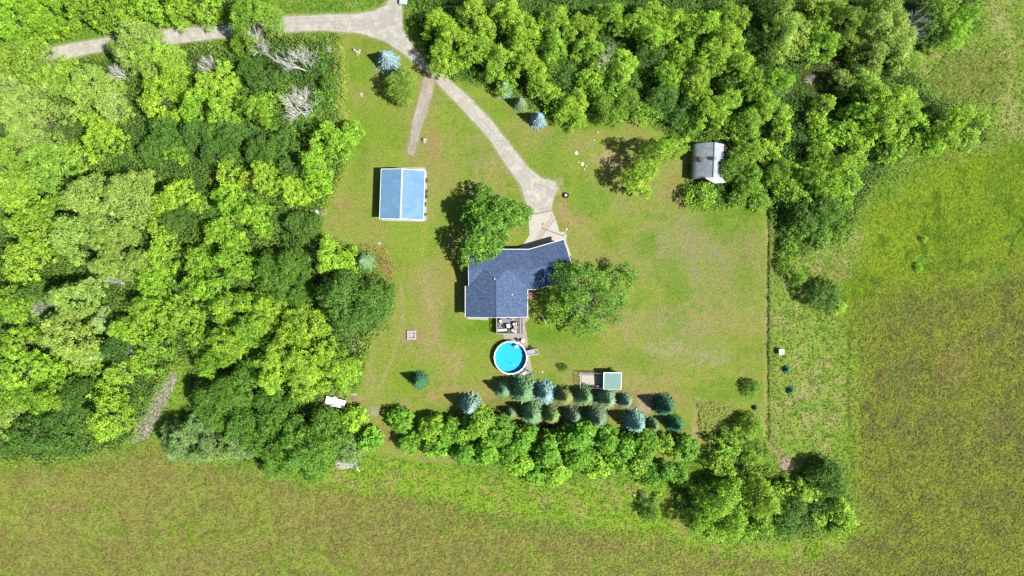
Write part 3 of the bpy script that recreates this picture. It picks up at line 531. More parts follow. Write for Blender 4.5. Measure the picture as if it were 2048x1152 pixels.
woods = [
 ('cotton', 'bright', "15,35,46 80,28,42"), ('elder', 'bright', "165,14,44 235,18,44 290,8,36 355,16,32 410,22,28 35,70,22"), ('cotton', 'mid', "500,34,48 478,85,24 512,-30,36"),
 ('elder', 'bright', "120,-25,38 200,-40,38 330,-35,36 420,-30,30"),
 ('cotton', 'pale', "62,235,66 180,168,42 20,168,34 215,402,74 225,505,60 150,470,50 142,592,46 128,668,56 215,205,34 262,90,50 8,848,32"),
 ('cotton', 'silver', "14,172,24 216,210,26 232,470,26 205,640,22 180,712,20 28,830,20"),
 ('cotton', 'soft', "50,128,54 112,150,42 300,112,46 340,135,34 90,330,50 30,300,42 10,375,40"),
 ('elder', 'yg', "310,196,42 200,278,40 175,238,24 330,352,0.1 148,310,30 55,352,34 430,160,40 445,215,36 455,352,30 535,355,36 590,378,34 352,395,42 30,400,36 60,455,46 40,520,44 95,430,36 20,610,40 320,455,30 322,512,34 302,612,42 350,632,42 258,655,36 170,735,24 30,745,42 90,742,34 240,742,30"),
 ('elder', 'bright', "390,210,34 345,165,34 510,215,36 540,205,30 655,286,46 700,262,26 632,330,40 628,365,30 455,400,36 500,430,40 440,470,40 470,520,44 410,580,44 460,610,44 395,520,34 300,560,34 500,660,38 455,680,40 420,730,36 388,672,28 315,690,28 282,728,30 110,790,36 60,800,34 15,795,34 200,780,30 345,300,26"),
 ('elder', 'yg', "30,690,36 215,836,46 245,812,28 655,512,34 690,522,28 545,610,32 520,640,34 600,655,44 640,640,28 560,700,42 620,722,48 670,735,40 600,765,38 540,745,38 690,766,20 700,745,22 645,772,18"),
 ('elder', 'yellow', "178,242,16 498,352,18 320,465,18 172,712,18 215,240,12 28,392,20"),
 ('dense', 'dark', "330,272,42 300,300,34 392,262,36 455,255,34 430,300,36 560,290,36 520,300,34 590,330,34 500,140,34 545,150,30 630,130,28 455,480,30 545,432,28 605,450,36 590,480,30 420,430,30 355,430,36 405,410,26 345,550,26 230,700,34 270,800,24 150,790,38 115,835,36 55,868,46 10,890,36 120,880,40 262,770,28 60,590,34 90,620,30 330,660,22 60,770,26 390,650,28 530,560,0.1"),
 ('dense', 'deep', "560,545,58 600,590,36 432,806,58 402,792,34 480,780,44 480,850,42 540,820,44 560,870,48 610,905,64 650,870,48 560,925,44 650,856,26 596,785,28 540,780,30 510,730,30 510,880,40 400,690,26 640,200,30 655,165,26 610,240,28 480,330,24 560,240,30"),
 ('dense', 'dark', "706,605,72"),
 ('cotton', 'grey', "360,888,42 395,852,28 425,905,30 475,895,30 340,860,22 700,905,26 420,880,30"),
 # woods at the upper right
 ('elder', 'yg', "878,46,40 905,75,44 885,115,40 950,28,44 955,95,44 1012,28,40 1052,62,42 1060,130,38 1000,120,36 1010,165,26 1105,190,32 1150,205,34 1125,225,24 1110,40,38 1165,50,36 1245,125,38 1205,135,30 1275,40,34 1315,30,36 1410,50,42 1450,80,42 1420,120,42 1470,30,36 1400,165,36 1425,225,36 1455,205,36 1480,125,34"),
 ('elder', 'bright', "1300,70,34 1220,30,36 1175,95,34 1110,90,34 1080,170,30 1180,160,30 1340,150,34 1365,110,34 1330,80,30 1350,40,34 1500,245,36 1530,205,36 1510,165,34 1555,165,34 1560,225,30 1470,255,30 1570,265,28 1225,180,30 1540,300,30 1500,300,34 1155,238,22"),
 ('dense', 'mid', "1220,215,32 1255,200,32 1285,220,30 1240,230,24 1310,215,26 1100,125,28 1195,195,28 1385,250,24 1430,255,26 1470,330,34 1500,360,34 1520,395,28 1480,390,24 1590,330,30 1560,345,32"),
 ('dense', 'dark', "1300,105,34 1020,90,30 1130,140,28 1380,80,28 1330,190,34 1355,230,30 1385,205,26 1460,165,26 1500,80,30 1580,310,26 1600,270,24 1620,430,40 1655,420,36 1870,55,36 1590,40,30 1860,245,30"),
 ('cotton', 'pale', "1570,62,40 1600,75,34 1775,55,46 1790,100,36 1745,110,34 1805,75,30 1770,20,36 1690,160,26 1735,160,30"),
 ('cotton', 'olive', "1690,40,40 1720,80,34 1630,15,34 1560,18,34 1740,15,30 1820,120,28"),
 ('elder', 'bright', "1640,40,36 1650,85,34 1620,95,30 1665,60,28 1890,20,38 1905,62,36 1935,35,34 1660,15,28"),
 ('elder', 'yg', "1650,212,28 1635,240,24 1745,190,42 1790,195,44 1770,230,44 1820,220,36 1725,225,34 1840,245,32 1800,260,30 1915,240,36 1890,270,34 1955,250,28 1935,275,26 1545,160,0.1 1720,290,26 1740,260,28"),
 ('elder', 'bright', "1650,270,32 1690,260,30 1640,315,36 1680,325,34 1625,355,34 1660,370,36 1600,390,30 1700,360,28 1690,400,30 1640,410,28 1830,285,30 1790,300,30 1865,290,26 1600,345,30 1720,320,28 1570,370,26"),
 ('dense', 'mid', "1600,455,30 1640,470,30 1680,455,26 1585,420,26 1580,500,24 1578,535,24 1600,560,18"),
 # thicket at the lower right corner
 ('elder', 'bright', "1462,893,28 1448,932,30 1440,1000,42 1482,1002,30 1404,1036,32 1466,1052,32 1380,1020,0.1 1435,1060,30 1534,1052,24 1500,1070,20"),
 ('elder', 'yg', "1470,975,28 1530,1000,38 1560,990,28 1505,915,20 1600,985,24 1625,985,24 1690,1030,28 1690,1060,20 1640,1040,18"),
 ('dense', 'dark', "1585,1020,34 1610,1040,28 1570,1050,28 1640,1010,28 1660,960,38 1650,940,30 1430,870,0.1"),
]
for kind, tint, s in woods:
    for x, y, r in L3(s):
        if r < 5: continue
        if x > 850 and y < 480 and kind == 'elder': r *= .9
        plant(x, y, r, kind, tint, group='trees of the woods')
# fill the closed woods between the trees above
frng = random.Random(4)
listed = [(t['px'], t['py'], t['r']) for t in TREES]
for key, tints in (('left', ['mid', 'dark', 'bright', 'deep', 'mid', 'olive']), ('lanewood', ['bright', 'mid']), ('right', ['bright', 'mid', 'dark', 'yg']), ('thicket', ['mid', 'bright'])):
    xs = [p[0] for p in F[key]]; ys = [p[1] for p in F[key]]; cand = []
    for gy_ in np.arange(min(ys)-10, max(ys), 30):
        for gx_ in np.arange(min(xs), max(xs), 32): cand.append((gx_+frng.uniform(-9, 9), gy_+frng.uniform(-9, 9)))
    ins = sdist(F[key], np.array([c[0] for c in cand]), np.array([c[1] for c in cand])) > 14
    for (x, y), ok in zip(cand, ins):
        if not ok or x < -60 or y < -55 or x > 2080: continue
        if any(math.hypot(x-a, y-b) < (1.0*r+20 if key == 'right' else .80*r+15) for a, b, r in listed): continue
        if key == 'right' and 1610 < x < 1710 and 110 < y < 190: continue
        if len(TREES) > 292 or math.hypot(x-668, y-812) < 50 or min(math.hypot(x-345, y-745), math.hypot(x-325, y-800), math.hypot(x-290, y-855)) < 42: continue
        r = frng.uniform(21, 29); kd = frng.choice(['dense', 'elder', 'dense'])
        plant(x, y, r, kd, frng.choice(tints), group='trees of the woods', hs=.8); listed.append((x, y, r))
print('trees', len(TREES))
# single trees and rows, each with its own label
def own(px, py, r, kind, tint, label, **k): return plant(px, py, r, kind, tint, label=label, **k)
own(976, 445, 74, 'bigleaf', 'deep', 'big glossy green broadleaf tree leaning over the north edge of the house roof', name='broadleaf_tree', size=1, seed=11)
own(1183, 591, 90, 'puff', 'deep', 'largest yard tree, open puffy crown beside the right end of the house', name='broadleaf_tree', size=2, seed=9, hs=.95)
own(1118, 615, 36, 'puff', 'bright', 'small puffy crown between the house wall and the largest yard tree', name='broadleaf_tree', size=0, hs=1.25)
own(1130, 538, 26, 'puff', 'mid', 'small crown overhanging the right end of the house roof', name='broadleaf_tree', size=0, hs=1.5)
own(800, 168, 36, 'dense', 'olive', 'olive green tree beside the blue spruce inside the road bend', name='broadleaf_tree', size=1, hs=1.1)
own(1283, 352, 38, 'elder', 'yg', 'lower yellow-green tree left of the old barn, casting a long shadow on the lawn', name='broadleaf_tree', hs=1.15)
own(1320, 300, 34, 'elder', 'yg', 'taller yellow-green tree up and left of the old barn', name='broadleaf_tree', hs=1.25)
own(1362, 290, 22, 'elder', 'bright', 'small bright green tree just left of the old barn roof', name='broadleaf_tree')
own(1404, 390, 34, 'dense', 'bright', 'bushy green tree touching the lower gable of the old barn', name='broadleaf_tree', size=0, hs=1.1)
own(1503, 858, 32, 'dense', 'bright', 'round dense green tree where the dirt track leaves the lawn', name='broadleaf_tree', size=1, hs=.7)
own(1508, 778, 20, 'dense', 'mid', 'round green bush on the lawn edge by the fence line', name='bush', cat='bush', hs=1)
own(1655, 590, 36, 'dense', 'dark', 'lone dark green tree in the open field at the right', name='broadleaf_tree', size=1, hs=.85)
own(1678, 616, 17, 'elder', 'yg', 'low bright yellow-green bush at the foot of the lone dark field tree', name='bush', cat='bush', hs=.5)
own(1300, 1024, 22, 'dense', 'dark', 'dark round bush alone in the bottom field below the maple rows', name='bush', cat='bush', hs=1.2)
own(1288, 995, 12, 'dense', 'grey', 'small grey-green bush just above the dark bush in the bottom field', name='bush', cat='bush')
own(1316, 1000, 13, 'elder', 'yg', 'small yellow-green bush right of the dark bush in the bottom field', name='bush', cat='bush', hs=.5)
own(1839, 535, 10, 'dense', 'bright', 'small bright green shrub alone in the upper right field', name='bush', cat='bush', hs=.8)
own(1848, 478, 9, 'dense', 'bright', 'tiny shrub above the small bright shrub in the upper right field', name='bush', cat='bush', hs=.7)
own(1126, 735, 10, 'dense', 'dark', 'small dark purple-brown bush on the lawn between pool steps and dog kennel', name='bush', cat='bush', hs=.9)
TREES[-1]['o'].children[1].color = (*col(96, 78, 92), 1)
own(1225, 742, 7, 'dense', 'bright', 'little green shrub behind the dog kennel roof', name='bush', cat='bush', hs=.8)
own(1578, 262, 1, 'dense', 'mid', 'x') if False else None
maples = "705,838,25 738,882,24 798,842,25 818,888,23 862,860,27 872,895,25 905,868,30 930,905,28 958,850,34 975,900,32 1002,868,32 1018,915,30 1045,880,30 1040,930,26 1070,950,24 1098,905,34 1112,940,32 1140,880,30 1165,868,32 1155,915,30 1195,935,26 1215,880,28 1240,925,26 1252,895,26 1292,892,30 1275,935,24 1300,950,24 1330,945,20 1335,890,20 1375,902,26 1362,955,20"
ms = sorted(L3(maples))
for i, (x, y, r) in enumerate(ms):
    plant(x, y, r*1.13, 'maple', 'maple' if i % 4 else 'bright', name='maple_tree', cat='tree', group='maples in the planted rows')

# ------------------------------------------------------------------ spruces
def spruce_mesh(R, H, seed):
    rng = np.random.default_rng(seed); C = []; N = []; T = []; L = []; v = []
    z = .25; lay = 0
    while z < H*.985:
        f = 1-z/H; rr_ = R*(f**.8)*(1+.12*rng.normal()*f); nb = max(5, int(7+16*f)); a0 = rng.uniform(0, 6.28)
        for b in range(nb):
            a = a0+6.283*b/nb+rng.normal(0, .12); rb = rr_*rng.uniform(.85, 1.08); m = max(2, int(rb/.16)); tone = rng.normal(0, .09)
            for j in range(m):
                t = (j+.7)/m; w = .10+.26*math.sin(min(1, t*1.05)*math.pi)*rb*.42
                for q in range(3):
                    off = rng.normal(0, w*.55); rad_ = rb*t
                    C.append((math.cos(a)*rad_-math.sin(a)*off, math.sin(a)*rad_+math.cos(a)*off, max(.06, z-rb*.22*t**1.5+rb*.06+rng.normal(0, .05))))
                    N.append((math.cos(a)*.55+rng.normal(0, .45), math.sin(a)*.55+rng.normal(0, .45), .9))
                    T.append((math.cos(a)+rng.normal(0, .5), math.sin(a)+rng.normal(0, .5), -.2)); L.append(rng.uniform(.2, .36)); v.append(np.clip(.5+tone+rng.normal(0, .14)+.12*(t-.5), 0, 1))
        z += .16+.16*f; lay += 1
    C = np.array(C); V = cards(C, np.array(N), np.array(L), np.array(L)*.5, rng, np.array(T)); V[:, 2] = np.maximum(V[:, 2], .03)
    c = quadmesh('crown', V, NEEDLE, attrs=np.array(v)); t = MB().tube((0, 0, -.1), (0, 0, H*.96), .05*R+.04, .01, 7).mesh('trunk', BARK)
    return c, t
SPR = [spruce_mesh(2.2, 5.6, s) for s in (1, 2, 3)]
ST = {'g': (140, 176, 128), 'b': (164, 196, 194), 'bg': (146, 184, 150), 'd': (84, 140, 104), 'y': (156, 180, 104)}
SW = {'g': 'green', 'b': 'pale blue', 'bg': 'blue-green', 'd': 'dark green', 'y': 'yellowish green'}
def spruce(px, py, r, t, label, group='spruces', hs=1.0):
    c, tm = SPR[crng.randrange(3)]; R = r*S*1.04; sc = R/2.2; H = 6.6*sc**.85*hs; g = P(px, py, H*.35)
    o = thing('spruce_tree', label, 'tree', (g.x, g.y, 0), crng.uniform(0, 6.28), group); o.scale = (sc, sc, H/5.6)
    a = link(bpy.data.objects.new('trunk', tm)); a.parent = o; b = link(bpy.data.objects.new('crown', c)); b.parent = o
    q = [min(255, x*crng.uniform(.95, 1.05)) for x in ST[t]]; b.color = (*col(*q, k=KL/1.55), 1); return o
up = [(1007, 779, 16, 'g'), (1047, 781, 25, 'g'), (1090, 787, 20, 'b'), (1130, 793, 17, 'y'), (1171, 793, 18, 'g'), (1215, 798, 20, 'bg'), (1252, 803, 14, 'bg')]
ords = ['leftmost', 'second', 'third', 'fourth', 'fifth', 'sixth', 'seventh']
for i, (x, y, r, t) in enumerate(up):
    spruce(x, y, r*1.15, t, f'{SW[t]} spruce, {ords[i]} from the left in the row just below the pool and kennel' if i else 'green spruce at the left end of the row just below the pool', 'spruces in the two rows')
lo = [(1022, 826, 11, 'g'), (1065, 828, 21, 'g'), (1104, 832, 17, 'y'), (1148, 833, 16, 'bg'), (1194, 838, 20, 'g'), (1272, 847, 22, 'b'), (1307, 851, 12, 'g')]
for i, (x, y, r, t) in enumerate(lo):
    spruce(x, y, r*1.15, t, f'{SW[t]} spruce, {ords[i]} from the left in the lower row against the maples', 'spruces in the two rows')
spruce(941, 813, 25, 'b', 'large pale blue spruce standing alone left of the two spruce rows')
spruce(1331, 813, 23, 'd', 'dark green spruce right of the bare earth circle beyond the kennel')
spruce(1352, 850, 18, 'd', 'dark green spruce below and right of the bare earth circle')
spruce(837, 762, 17, 'd', 'small dark green spruce alone on the lower left lawn')
spruce(773, 118, 22, 'b', 'round pale blue spruce inside the bend of the gravel road', hs=.85)
spruce(1008, 176, 16, 'b', 'pale blue spruce at the wood edge right of the gravel road')
spruce(1040, 205, 14, 'g', 'grey-green spruce between the two blue spruces at the wood edge')
spruce(1076, 237, 18, 'b', 'pale blue spruce lowest of three along the wood edge by the road')
spruce(728, 523, 19, 'g', 'grey-green spruce beside the brown weed patch left of the house')
spruce(1574, 739, 9, 'd', 'tiny dark spruce below the white box in the long grass', hs=.45)
spruce(1582, 781, 9, 'd', 'tiny dark spruce, lower of the two in the long grass', hs=.45)
spruce(1511, 816, 6, 'd', 'tiny spruce below the round bush on the lawn edge', hs=.5)

# ------------------------------------------------------------------ dead trees
def dead_mesh(R, H, seed, spread=.55):
    rng = random.Random(seed); mb = MB()
    def grow(p, d, L, r, lv):
        e = p+d*L; mb.tube(p, e, r, r*.62, 5 if lv < 2 else 3, False)
        if lv >= 4 or r < .008: return
        n = 4 if lv < 3 else 3
        for i in range(n):
            t = rng.uniform(.45, 1) if i else 1.0; q = p.lerp(e, t)
            k = Vector((rng.gauss(0, spread), rng.gauss(0, spread), rng.gauss(.25, .35))); nd_ = (d+k*(.8 if i else .35)).normalized()
            grow(q, nd_, L*rng.uniform(.5, .78), r*rng.uniform(.42, .62), lv+1)
    base = Vector((0, 0, -.1))
    grow(base, Vector((0, 0, 1)), H*.3, .035*H*.5, 0)
    grow(base+Vector((.2, .1, 0)), Vector((.25, .1, 1)).normalized(), H*.36, .028*H*.5, 0)
    grow(base+Vector((-.1, .1, 0)), Vector((-.15, .3, 1)).normalized(), H*.36, .025*H*.5, 0)
    s = 1.0/max(abs(v[2]) for v in mb.v)*H
    mb.v = [(v[0]*s, v[1]*s, max(v[2]*s, -.1)) for v in mb.v]
    return mb.mesh('dead_tree', PALEBARK)
DM = [dead_mesh(4, 9, s) for s in (3, 8, 12)]
def dead(px, py, tx, ty, label, i=0, H=9):
    b = P(px, py); t = P(tx, ty, H*.7); d = Vector((t.x-b.x, t.y-b.y, H*.85)); o = link(bpy.data.objects.new('dead_tree', DM[i]))
    o.location = b; o.rotation_mode = 'QUATERNION'; q = d.to_track_quat('Z', 'Y'); o.rotation_quaternion = q; k = H/9; o.scale = (k, k, k)
    return tag(o, label, 'dead tree', 'bare dead trees')
dead(622, 142, 582, 98, 'upper bare bleached tree beside the left lawn edge below the gravel road', 0, 13)
dead(625, 229, 578, 186, 'lower bare bleached tree lying toward the upper left of the left woods', 1, 14)
dead(537, 104, 518, 76, 'small bare tree under the bend where the lane enters the left woods', 2, 9)
dead(258, 160, 226, 130, 'grey bare tree just below the hidden stretch of the gravel lane', 1, 7)
dead(1226, 132, 1192, 104, 'bare branched tree among yellow-green crowns in the upper right woods', 0, 9)
dead(1800, 72, 1840, 48, 'bare white limbs sticking out right of the pale tree at top right', 2, 9)
dead(250, 568, 226, 548, 'bare twiggy top in the middle of the left woods', 0, 6)
dead(312, 700, 300, 686, 'bare twigs in the left woods above the brush track', 2, 5)
dead(140, 818, 128, 798, 'bare twigs in the dark lower left woods', 1, 6)
dead(70, 778, 62, 760, 'bare top near the left edge of the lower woods', 0, 6)
dead(1372, 70, 1366, 55, 'bare twigs between crowns left of the top right woods', 2, 5)
dead(1162, 622, 1150, 604, 'pale bare limbs in the middle of the largest yard tree', 1, 9)
dead(438, 148, 428, 128, 'bare pale snag in the left woods below the shaded lane edge', 1, 8)
dead(276, 712, 262, 698, 'thin bare twigs left of the twigs above the brush track', 0, 5)
dead(108, 622, 90, 606, 'bare pole-like snag near the left photo edge among pale crowns', 1, 7)
dead(1095, 62, 1088, 40, 'bare forked limbs between crowns in the top middle woods', 1, 8)
dead(1375, 165, 1368, 148, 'bare broken limb in a dark gap above the old barn', 1, 6)
dead(1552, 190, 1562, 172, 'bare twigs left of the shaded gap in the upper right woods', 0, 6)
dead(470, 600, 455, 585, 'brown bare twigs in the bright middle of the left woods', 2, 5)
dead(1622, 168, 1612, 150, 'brown bare shrub in the shaded gap of the upper right woods', 2, 3)

# ------------------------------------------------------------------ undergrowth, one mass per wood
def under(name, label, key, n, seed, tints, hlo=.3, hhi=2.6):
    rng = np.random.default_rng(seed); xs = [p[0] for p in F[key]]; ys = [p[1] for p in F[key]]
    X = rng.uniform(min(xs)-14, max(xs)+14, n); Y = rng.uniform(min(ys)-14, max(ys)+14, n)
    sd1 = sdist(F[key], X+(fbm(X/25, Y/25, 5)-.5)*24, Y+(fbm(X/25, Y/25, 6)-.5)*24)
    k = (sd1 > -5) & ~inpoly([LANE_L, SPUR], X, Y, 3) & ~((X > 1605) & (X < 1700) & (Y > 120) & (Y < 185) & (rng.random(n) < .8))
    X = X[k]; Y = Y[k]; sd1 = sd1[k]; n = len(X)
    hgt = (hlo+(hhi-hlo)*np.clip((fbm(X/16, Y/16, seed, 3)-.3)*2.2, 0, 1))*np.clip((sd1+8)/18, .15, 1)*rng.uniform(.55, 1, n)
    C = np.stack([(X-1024)*S*(1-hgt/HC), (576-Y)*S*(1-hgt/HC), hgt], 1); N = rng.normal(0, .42, (n, 3))+np.array([0, 0, 1.0]); L = rng.uniform(.28, .5, n)
    V = cards(C, N, L, L*.6, rng); V[:, 2] = np.maximum(V[:, 2], .02)
    w = np.clip((fbm(X/22, Y/22, seed+50, 3)-.35)*3.3, 0, 1)[:, None]; c = np.array(col(*tints[0]))*(1-w)+np.array(col(*tints[1]))*w
    e = np.clip(1-(sd1+5)/20, 0, 1)[:, None]*.8; c = c*(1-e)+np.array(col(*tints[2]))*e; c = c*1.6*rng.uniform(.72, 1.2, (n, 1))
    return tag(link(bpy.data.objects.new(name, quadmesh(name, V, BLADE, cols=np.clip(c, .004, .9)))), label, 'undergrowth', kind='stuff')
under('undergrowth', 'tangled green undergrowth between the trees of the left woods', 'left', 150000, 61, ((96, 146, 60), (134, 176, 60), (166, 196, 72)))
under('undergrowth', 'green undergrowth between the trees above the gravel lane', 'lanewood', 26000, 62, ((96, 146, 50), (130, 180, 56), (160, 196, 66)))
under('undergrowth', 'dense green undergrowth of the upper right woods', 'right', 150000, 63, ((84, 132, 52), (112, 160, 54), (150, 190, 66)), .2, 1.8)
under('undergrowth', 'green undergrowth in the lower right corner thicket', 'thicket', 34000, 64, ((100, 146, 54), (140, 176, 62), (156, 190, 68)))
def weeds(name, label, poly, n, seed, c0, c1, hmin, hmax, L=.4, dens=1.0, soft=6):
    rng = np.random.default_rng(seed); xs = [p[0] for p in poly]; ys = [p[1] for p in poly]
    X = rng.uniform(min(xs)-6, max(xs)+6, n); Y = rng.uniform(min(ys)-6, max(ys)+6, n); sd1 = sdist(poly, X+(fbm(X/9, Y/9, 5)-.5)*soft*2, Y+(fbm(X/9, Y/9, 6)-.5)*soft*2)
    k = sd1 > 0; X = X[k]; Y = Y[k]; n = len(X); h = (hmin+(hmax-hmin)*fbm(X/6, Y/6, seed, 2))*np.clip(sd1[k]/6, .3, 1)*rng.uniform(.3, 1, n)
    C = np.stack([(X-1024)*S*(1-h/HC), (576-Y)*S*(1-h/HC), h], 1); N = rng.normal(0, .4, (n, 3))+np.array([0, 0, 1.0]); V = cards(C, N, rng.uniform(.6, 1.3, n)*L, rng.uniform(.15, .45, n)*L, rng); V[:, 2] = np.maximum(V[:, 2], .02)
    w = rng.random((n, 1)); c = (np.array(col(*c0))*(1-w)+np.array(col(*c1))*w)*rng.uniform(.7, 1.2, (n, 1))*1.75
    return tag(link(bpy.data.objects.new(name, quadmesh(name, V, BLADE, cols=c))), label, 'plants', kind='stuff')
weeds('dry_weeds', 'ring of tall brown dry weeds beside the grey-green spruce', [(700, 492), (735, 486), (770, 498), (790, 530), (788, 560), (770, 582), (750, 560), (746, 520), (730, 500)], 9000, 71, (194, 180, 104), (158, 150, 74), .2, .9)
weeds('tall_weeds', 'clump of tall pale weeds on the lower right lawn', [(1395, 805), (1430, 800), (1468, 812), (1462, 850), (1430, 880), (1398, 870)], 9000, 72, (156, 186, 70), (184, 178, 100), .2, .8)
weeds('hedge_edge', 'strip of tall grass along the straight right edge of the mown lawn', [(1539, 405), (1546, 405), (1548, 700), (1543, 740), (1546, 890), (1539, 880), (1537, 700)], 9000, 73, (120, 160, 56), (170, 176, 96), .7, 1.7, soft=2)
weeds('brush_litter', 'grey strip of dead brush and branches through the lower left woods', [(345, 742), (356, 748), (345, 780), (338, 800), (330, 812), (312, 850), (296, 875), (270, 885), (250, 884), (275, 850), (290, 815), (312, 785), (330, 755)], 9000, 75, (206, 198, 182), (166, 158, 146), .05, .4, L=.6, soft=3)
weeds('edge_weeds', 'yellow-green weeds along the left edge of the mown lawn', [(650, 78), (684, 78), (692, 130), (694, 245), (668, 250), (662, 180), (672, 130)], 12000, 76, (176, 200, 66), (190, 184, 110), .2, 1.2)
STRAW = mat('dry_straw', (.62, .50, .38), (.42, .34, .26), 5, .9)
def sticks(name, label, px, py, rx, ry, n, h, seed, ang=0):
    rng = random.Random(seed); mb = MB()
    for i in range(n):
        t = rng.uniform(0, 6.28); k = math.sqrt(rng.random()); x = math.cos(t)*k*rx*S; y = math.sin(t)*k*ry*S; z = rng.uniform(.02, h*(1.05-k)); a = rng.gauss(ang, .8); L = rng.uniform(.4, 1.3)
        d = Vector((math.cos(a)*L/2, math.sin(a)*L/2, rng.uniform(-.12, .12)*L)); p = Vector((x, y, max(z, .03+abs(d.z)))); mb.tube(p-d, p+d, rng.uniform(.012, .04), .01, 4)
    o = mb.build(name, PALEBARK if seed % 2 else STRAW); o.location = P(px, py); return tag(o, label, 'brush pile', 'piles of cut brush')
sticks('brush_pile', 'tan pile of cut brush at the end of the dirt track, lower right', 1575, 928, 13, 12, 420, 1.0, 2)
sticks('brush_pile', 'grey brush heap at the field edge below the lower left woods', 692, 928, 20, 9, 420, .9, 5, .3)
sticks('brush_pile', 'pale heap of branches beside the gravel road in the left verge weeds', 664, 98, 8, 10, 160, .6, 7)
# ------------------------------------------------------------------ labels for the trees of the woods and rows
LM = [('the blue-roofed shed', 805, 388), ('the house roof', 1000, 570), ('the pool', 1021, 716), ('the old barn', 1422, 325), ('the white trailer', 670, 803), ('the dog kennel', 1200, 760),
      ('the road fork', 815, 60), ('the left end of the lane', 110, 108), ('the visible lane piece', 400, 68), ('the brush track', 305, 830), ('the huge dark round tree', 710, 605),
      ('the lower bleached tree', 600, 205), ('the upper bleached tree', 590, 115), ('the reed bed', 1940, 155), ('the lone field tree', 1655, 590), ('the brush pile', 1575, 925), ('the lower left photo corner', 0, 1000),
      ('the upper left photo corner', 0, 0), ('the shaded gap', 1650, 150), ('the small stone bench', 657, 481), ('the woodpile', 641, 426), ('the largest yard tree', 1178, 592), ('the large blue spruce', 941, 813),
      ('the bare earth circle', 1290, 808), ('the top photo edge middle', 1200, -10), ('the left photo edge middle', -10, 576), ('the middle bare top', 235, 558), ('the weed clump', 1430, 840), ('the pallets', 714, 692)]
DIRS = ['right', 'above right', 'above', 'above left', 'left', 'below left', 'below', 'below right']
SHAPE = {'elder': 'broadleaf tree', 'cotton': 'feathery tree', 'dense': 'dense tree', 'maple': 'maple', 'puff': 'puffy tree', 'bigleaf': 'tree'}
ORD = ['nearest', 'second nearest', 'third nearest', 'fourth nearest', 'fifth nearest', 'sixth nearest', 'seventh nearest', 'eighth nearest', 'ninth nearest', 'tenth nearest']
from collections import defaultdict
byk = defaultdict(list)
for t in TREES:
    if t['lab']: continue
    if t['group'] == 'maples in the planted rows': continue
    lm = min(LM, key=lambda q: math.hypot(q[1]-t['px'], q[2]-t['py'])); dx, dy = t['px']-lm[1], -(t['py']-lm[2])
    D = DIRS[int(round(math.degrees(math.atan2(dy, dx))/45)) % 8]; t['dist'] = math.hypot(dx, dy)
    t['o'].name = {'elder': 'broadleaf_tree', 'cotton': 'cottonwood_tree', 'dense': 'leafy_tree', 'maple': 'maple_tree'}[t['kind']]
    byk[(WORD[t['tint']].replace(' feathery', ''), SHAPE[t['kind']], D, lm[0])].append(t)
used = set()
for (w, sh, D, lm), ts in byk.items():
    ts.sort(key=lambda t: t['dist'])
    for i, t in enumerate(ts):
        t['o']['label'] = f"{w} {sh} {D} {'of ' if D in ('left', 'right', 'above left', 'above right', 'below left', 'below right') else ''}{lm}" + (f", {ORD[min(i, 9)]} such" if len(ts) > 1 else '')
num = ['first', 'second', 'third', 'fourth', 'fifth', 'sixth', 'seventh', 'eighth', 'ninth', 'tenth', 'eleventh', 'twelfth', 'thirteenth', 'fourteenth', 'fifteenth', 'sixteenth', 'seventeenth', 'eighteenth', 'nineteenth', 'twentieth']
mt = sorted([t for t in TREES if t['group'] == 'maples in the planted rows'], key=lambda t: t['px'])
upr = [t for t in mt if t['py'] < 899]; lwr = [t for t in mt if t['py'] >= 899]
for nm, lst in (('upper', upr), ('lower', lwr)):
    for i, t in enumerate(lst):
        s = 'leftmost' if i == 0 else ('rightmost' if i == len(lst)-1 else num[i]+' from the left')
        t['o']['label'] = f"green maple in the {nm} planted row below the spruces, {s}"

# ------------------------------------------------------------------ the house
EZ, PT, HB = 3.5, .38, 0.0
def E(px, py):                               # plan point given by the photo pixel it has at eave height
    v = P(px, py, EZ); return v
kE = S*(HC-EZ)/HC
def R3(px, py, rise):                        # roof vertex: plan pixel + how many plan pixels in from the eave
    v = E(px, py); return (v.x, v.y, EZ+rise*kE*PT)
ca, sa = math.cos(math.radians(16)), math.sin(math.radians(16))
Nb = (1058, 499); Rb = (1063.6, 539); Sb = (1069.2, 579)
Ne = (Nb[0]+72*ca, Nb[1]-72*sa); Re = (Ne[0]+40*sa, Ne[1]+40*ca); Se = (Ne[0]+80*sa, Ne[1]+80*ca)
hc = E(1020, 560)
house = thing('farm_house', 'low house with slate-blue shingle roof and a wing turned toward the driveway', 'house', (hc.x, hc.y, 0))
OFF = (hc.x, hc.y, 0)
def shingle_mat():
    m, nt, b = newmat('blue_shingles'); tc = nd(nt, 'ShaderNodeTexCoord'); vo = nd(nt, 'ShaderNodeTexVoronoi'); vo.inputs['Scale'].default_value = 5.5
    nt.links.new(tc.outputs['Object'], vo.inputs['Vector'])
    c = ramp(nt, vo.outputs['Color'], [(0.15, col(80, 106, 150)), (0.5, col(98, 124, 167)), (0.85, col(130, 152, 187))])
    n = noise_node(nt, 7, 5, .8); c2 = ramp(nt, n.outputs[0], [(0.3, (.72, .72, .74)), (0.65, (1.12, 1.12, 1.1))])
    mx = nd(nt, 'ShaderNodeMixRGB', blend_type='MULTIPLY'); mx.inputs[0].default_value = 1; nt.links.new(c, mx.inputs[1]); nt.links.new(c2, mx.inputs[2])
    nt.links.new(mx.outputs[0], b.inputs['Base Color']); b.inputs['Roughness'].default_value = .85; b.inputs['Specular IOR Level'].default_value = .25; bump(nt, b, n.outputs[0], .4, .03); return m
SHING = shingle_mat()
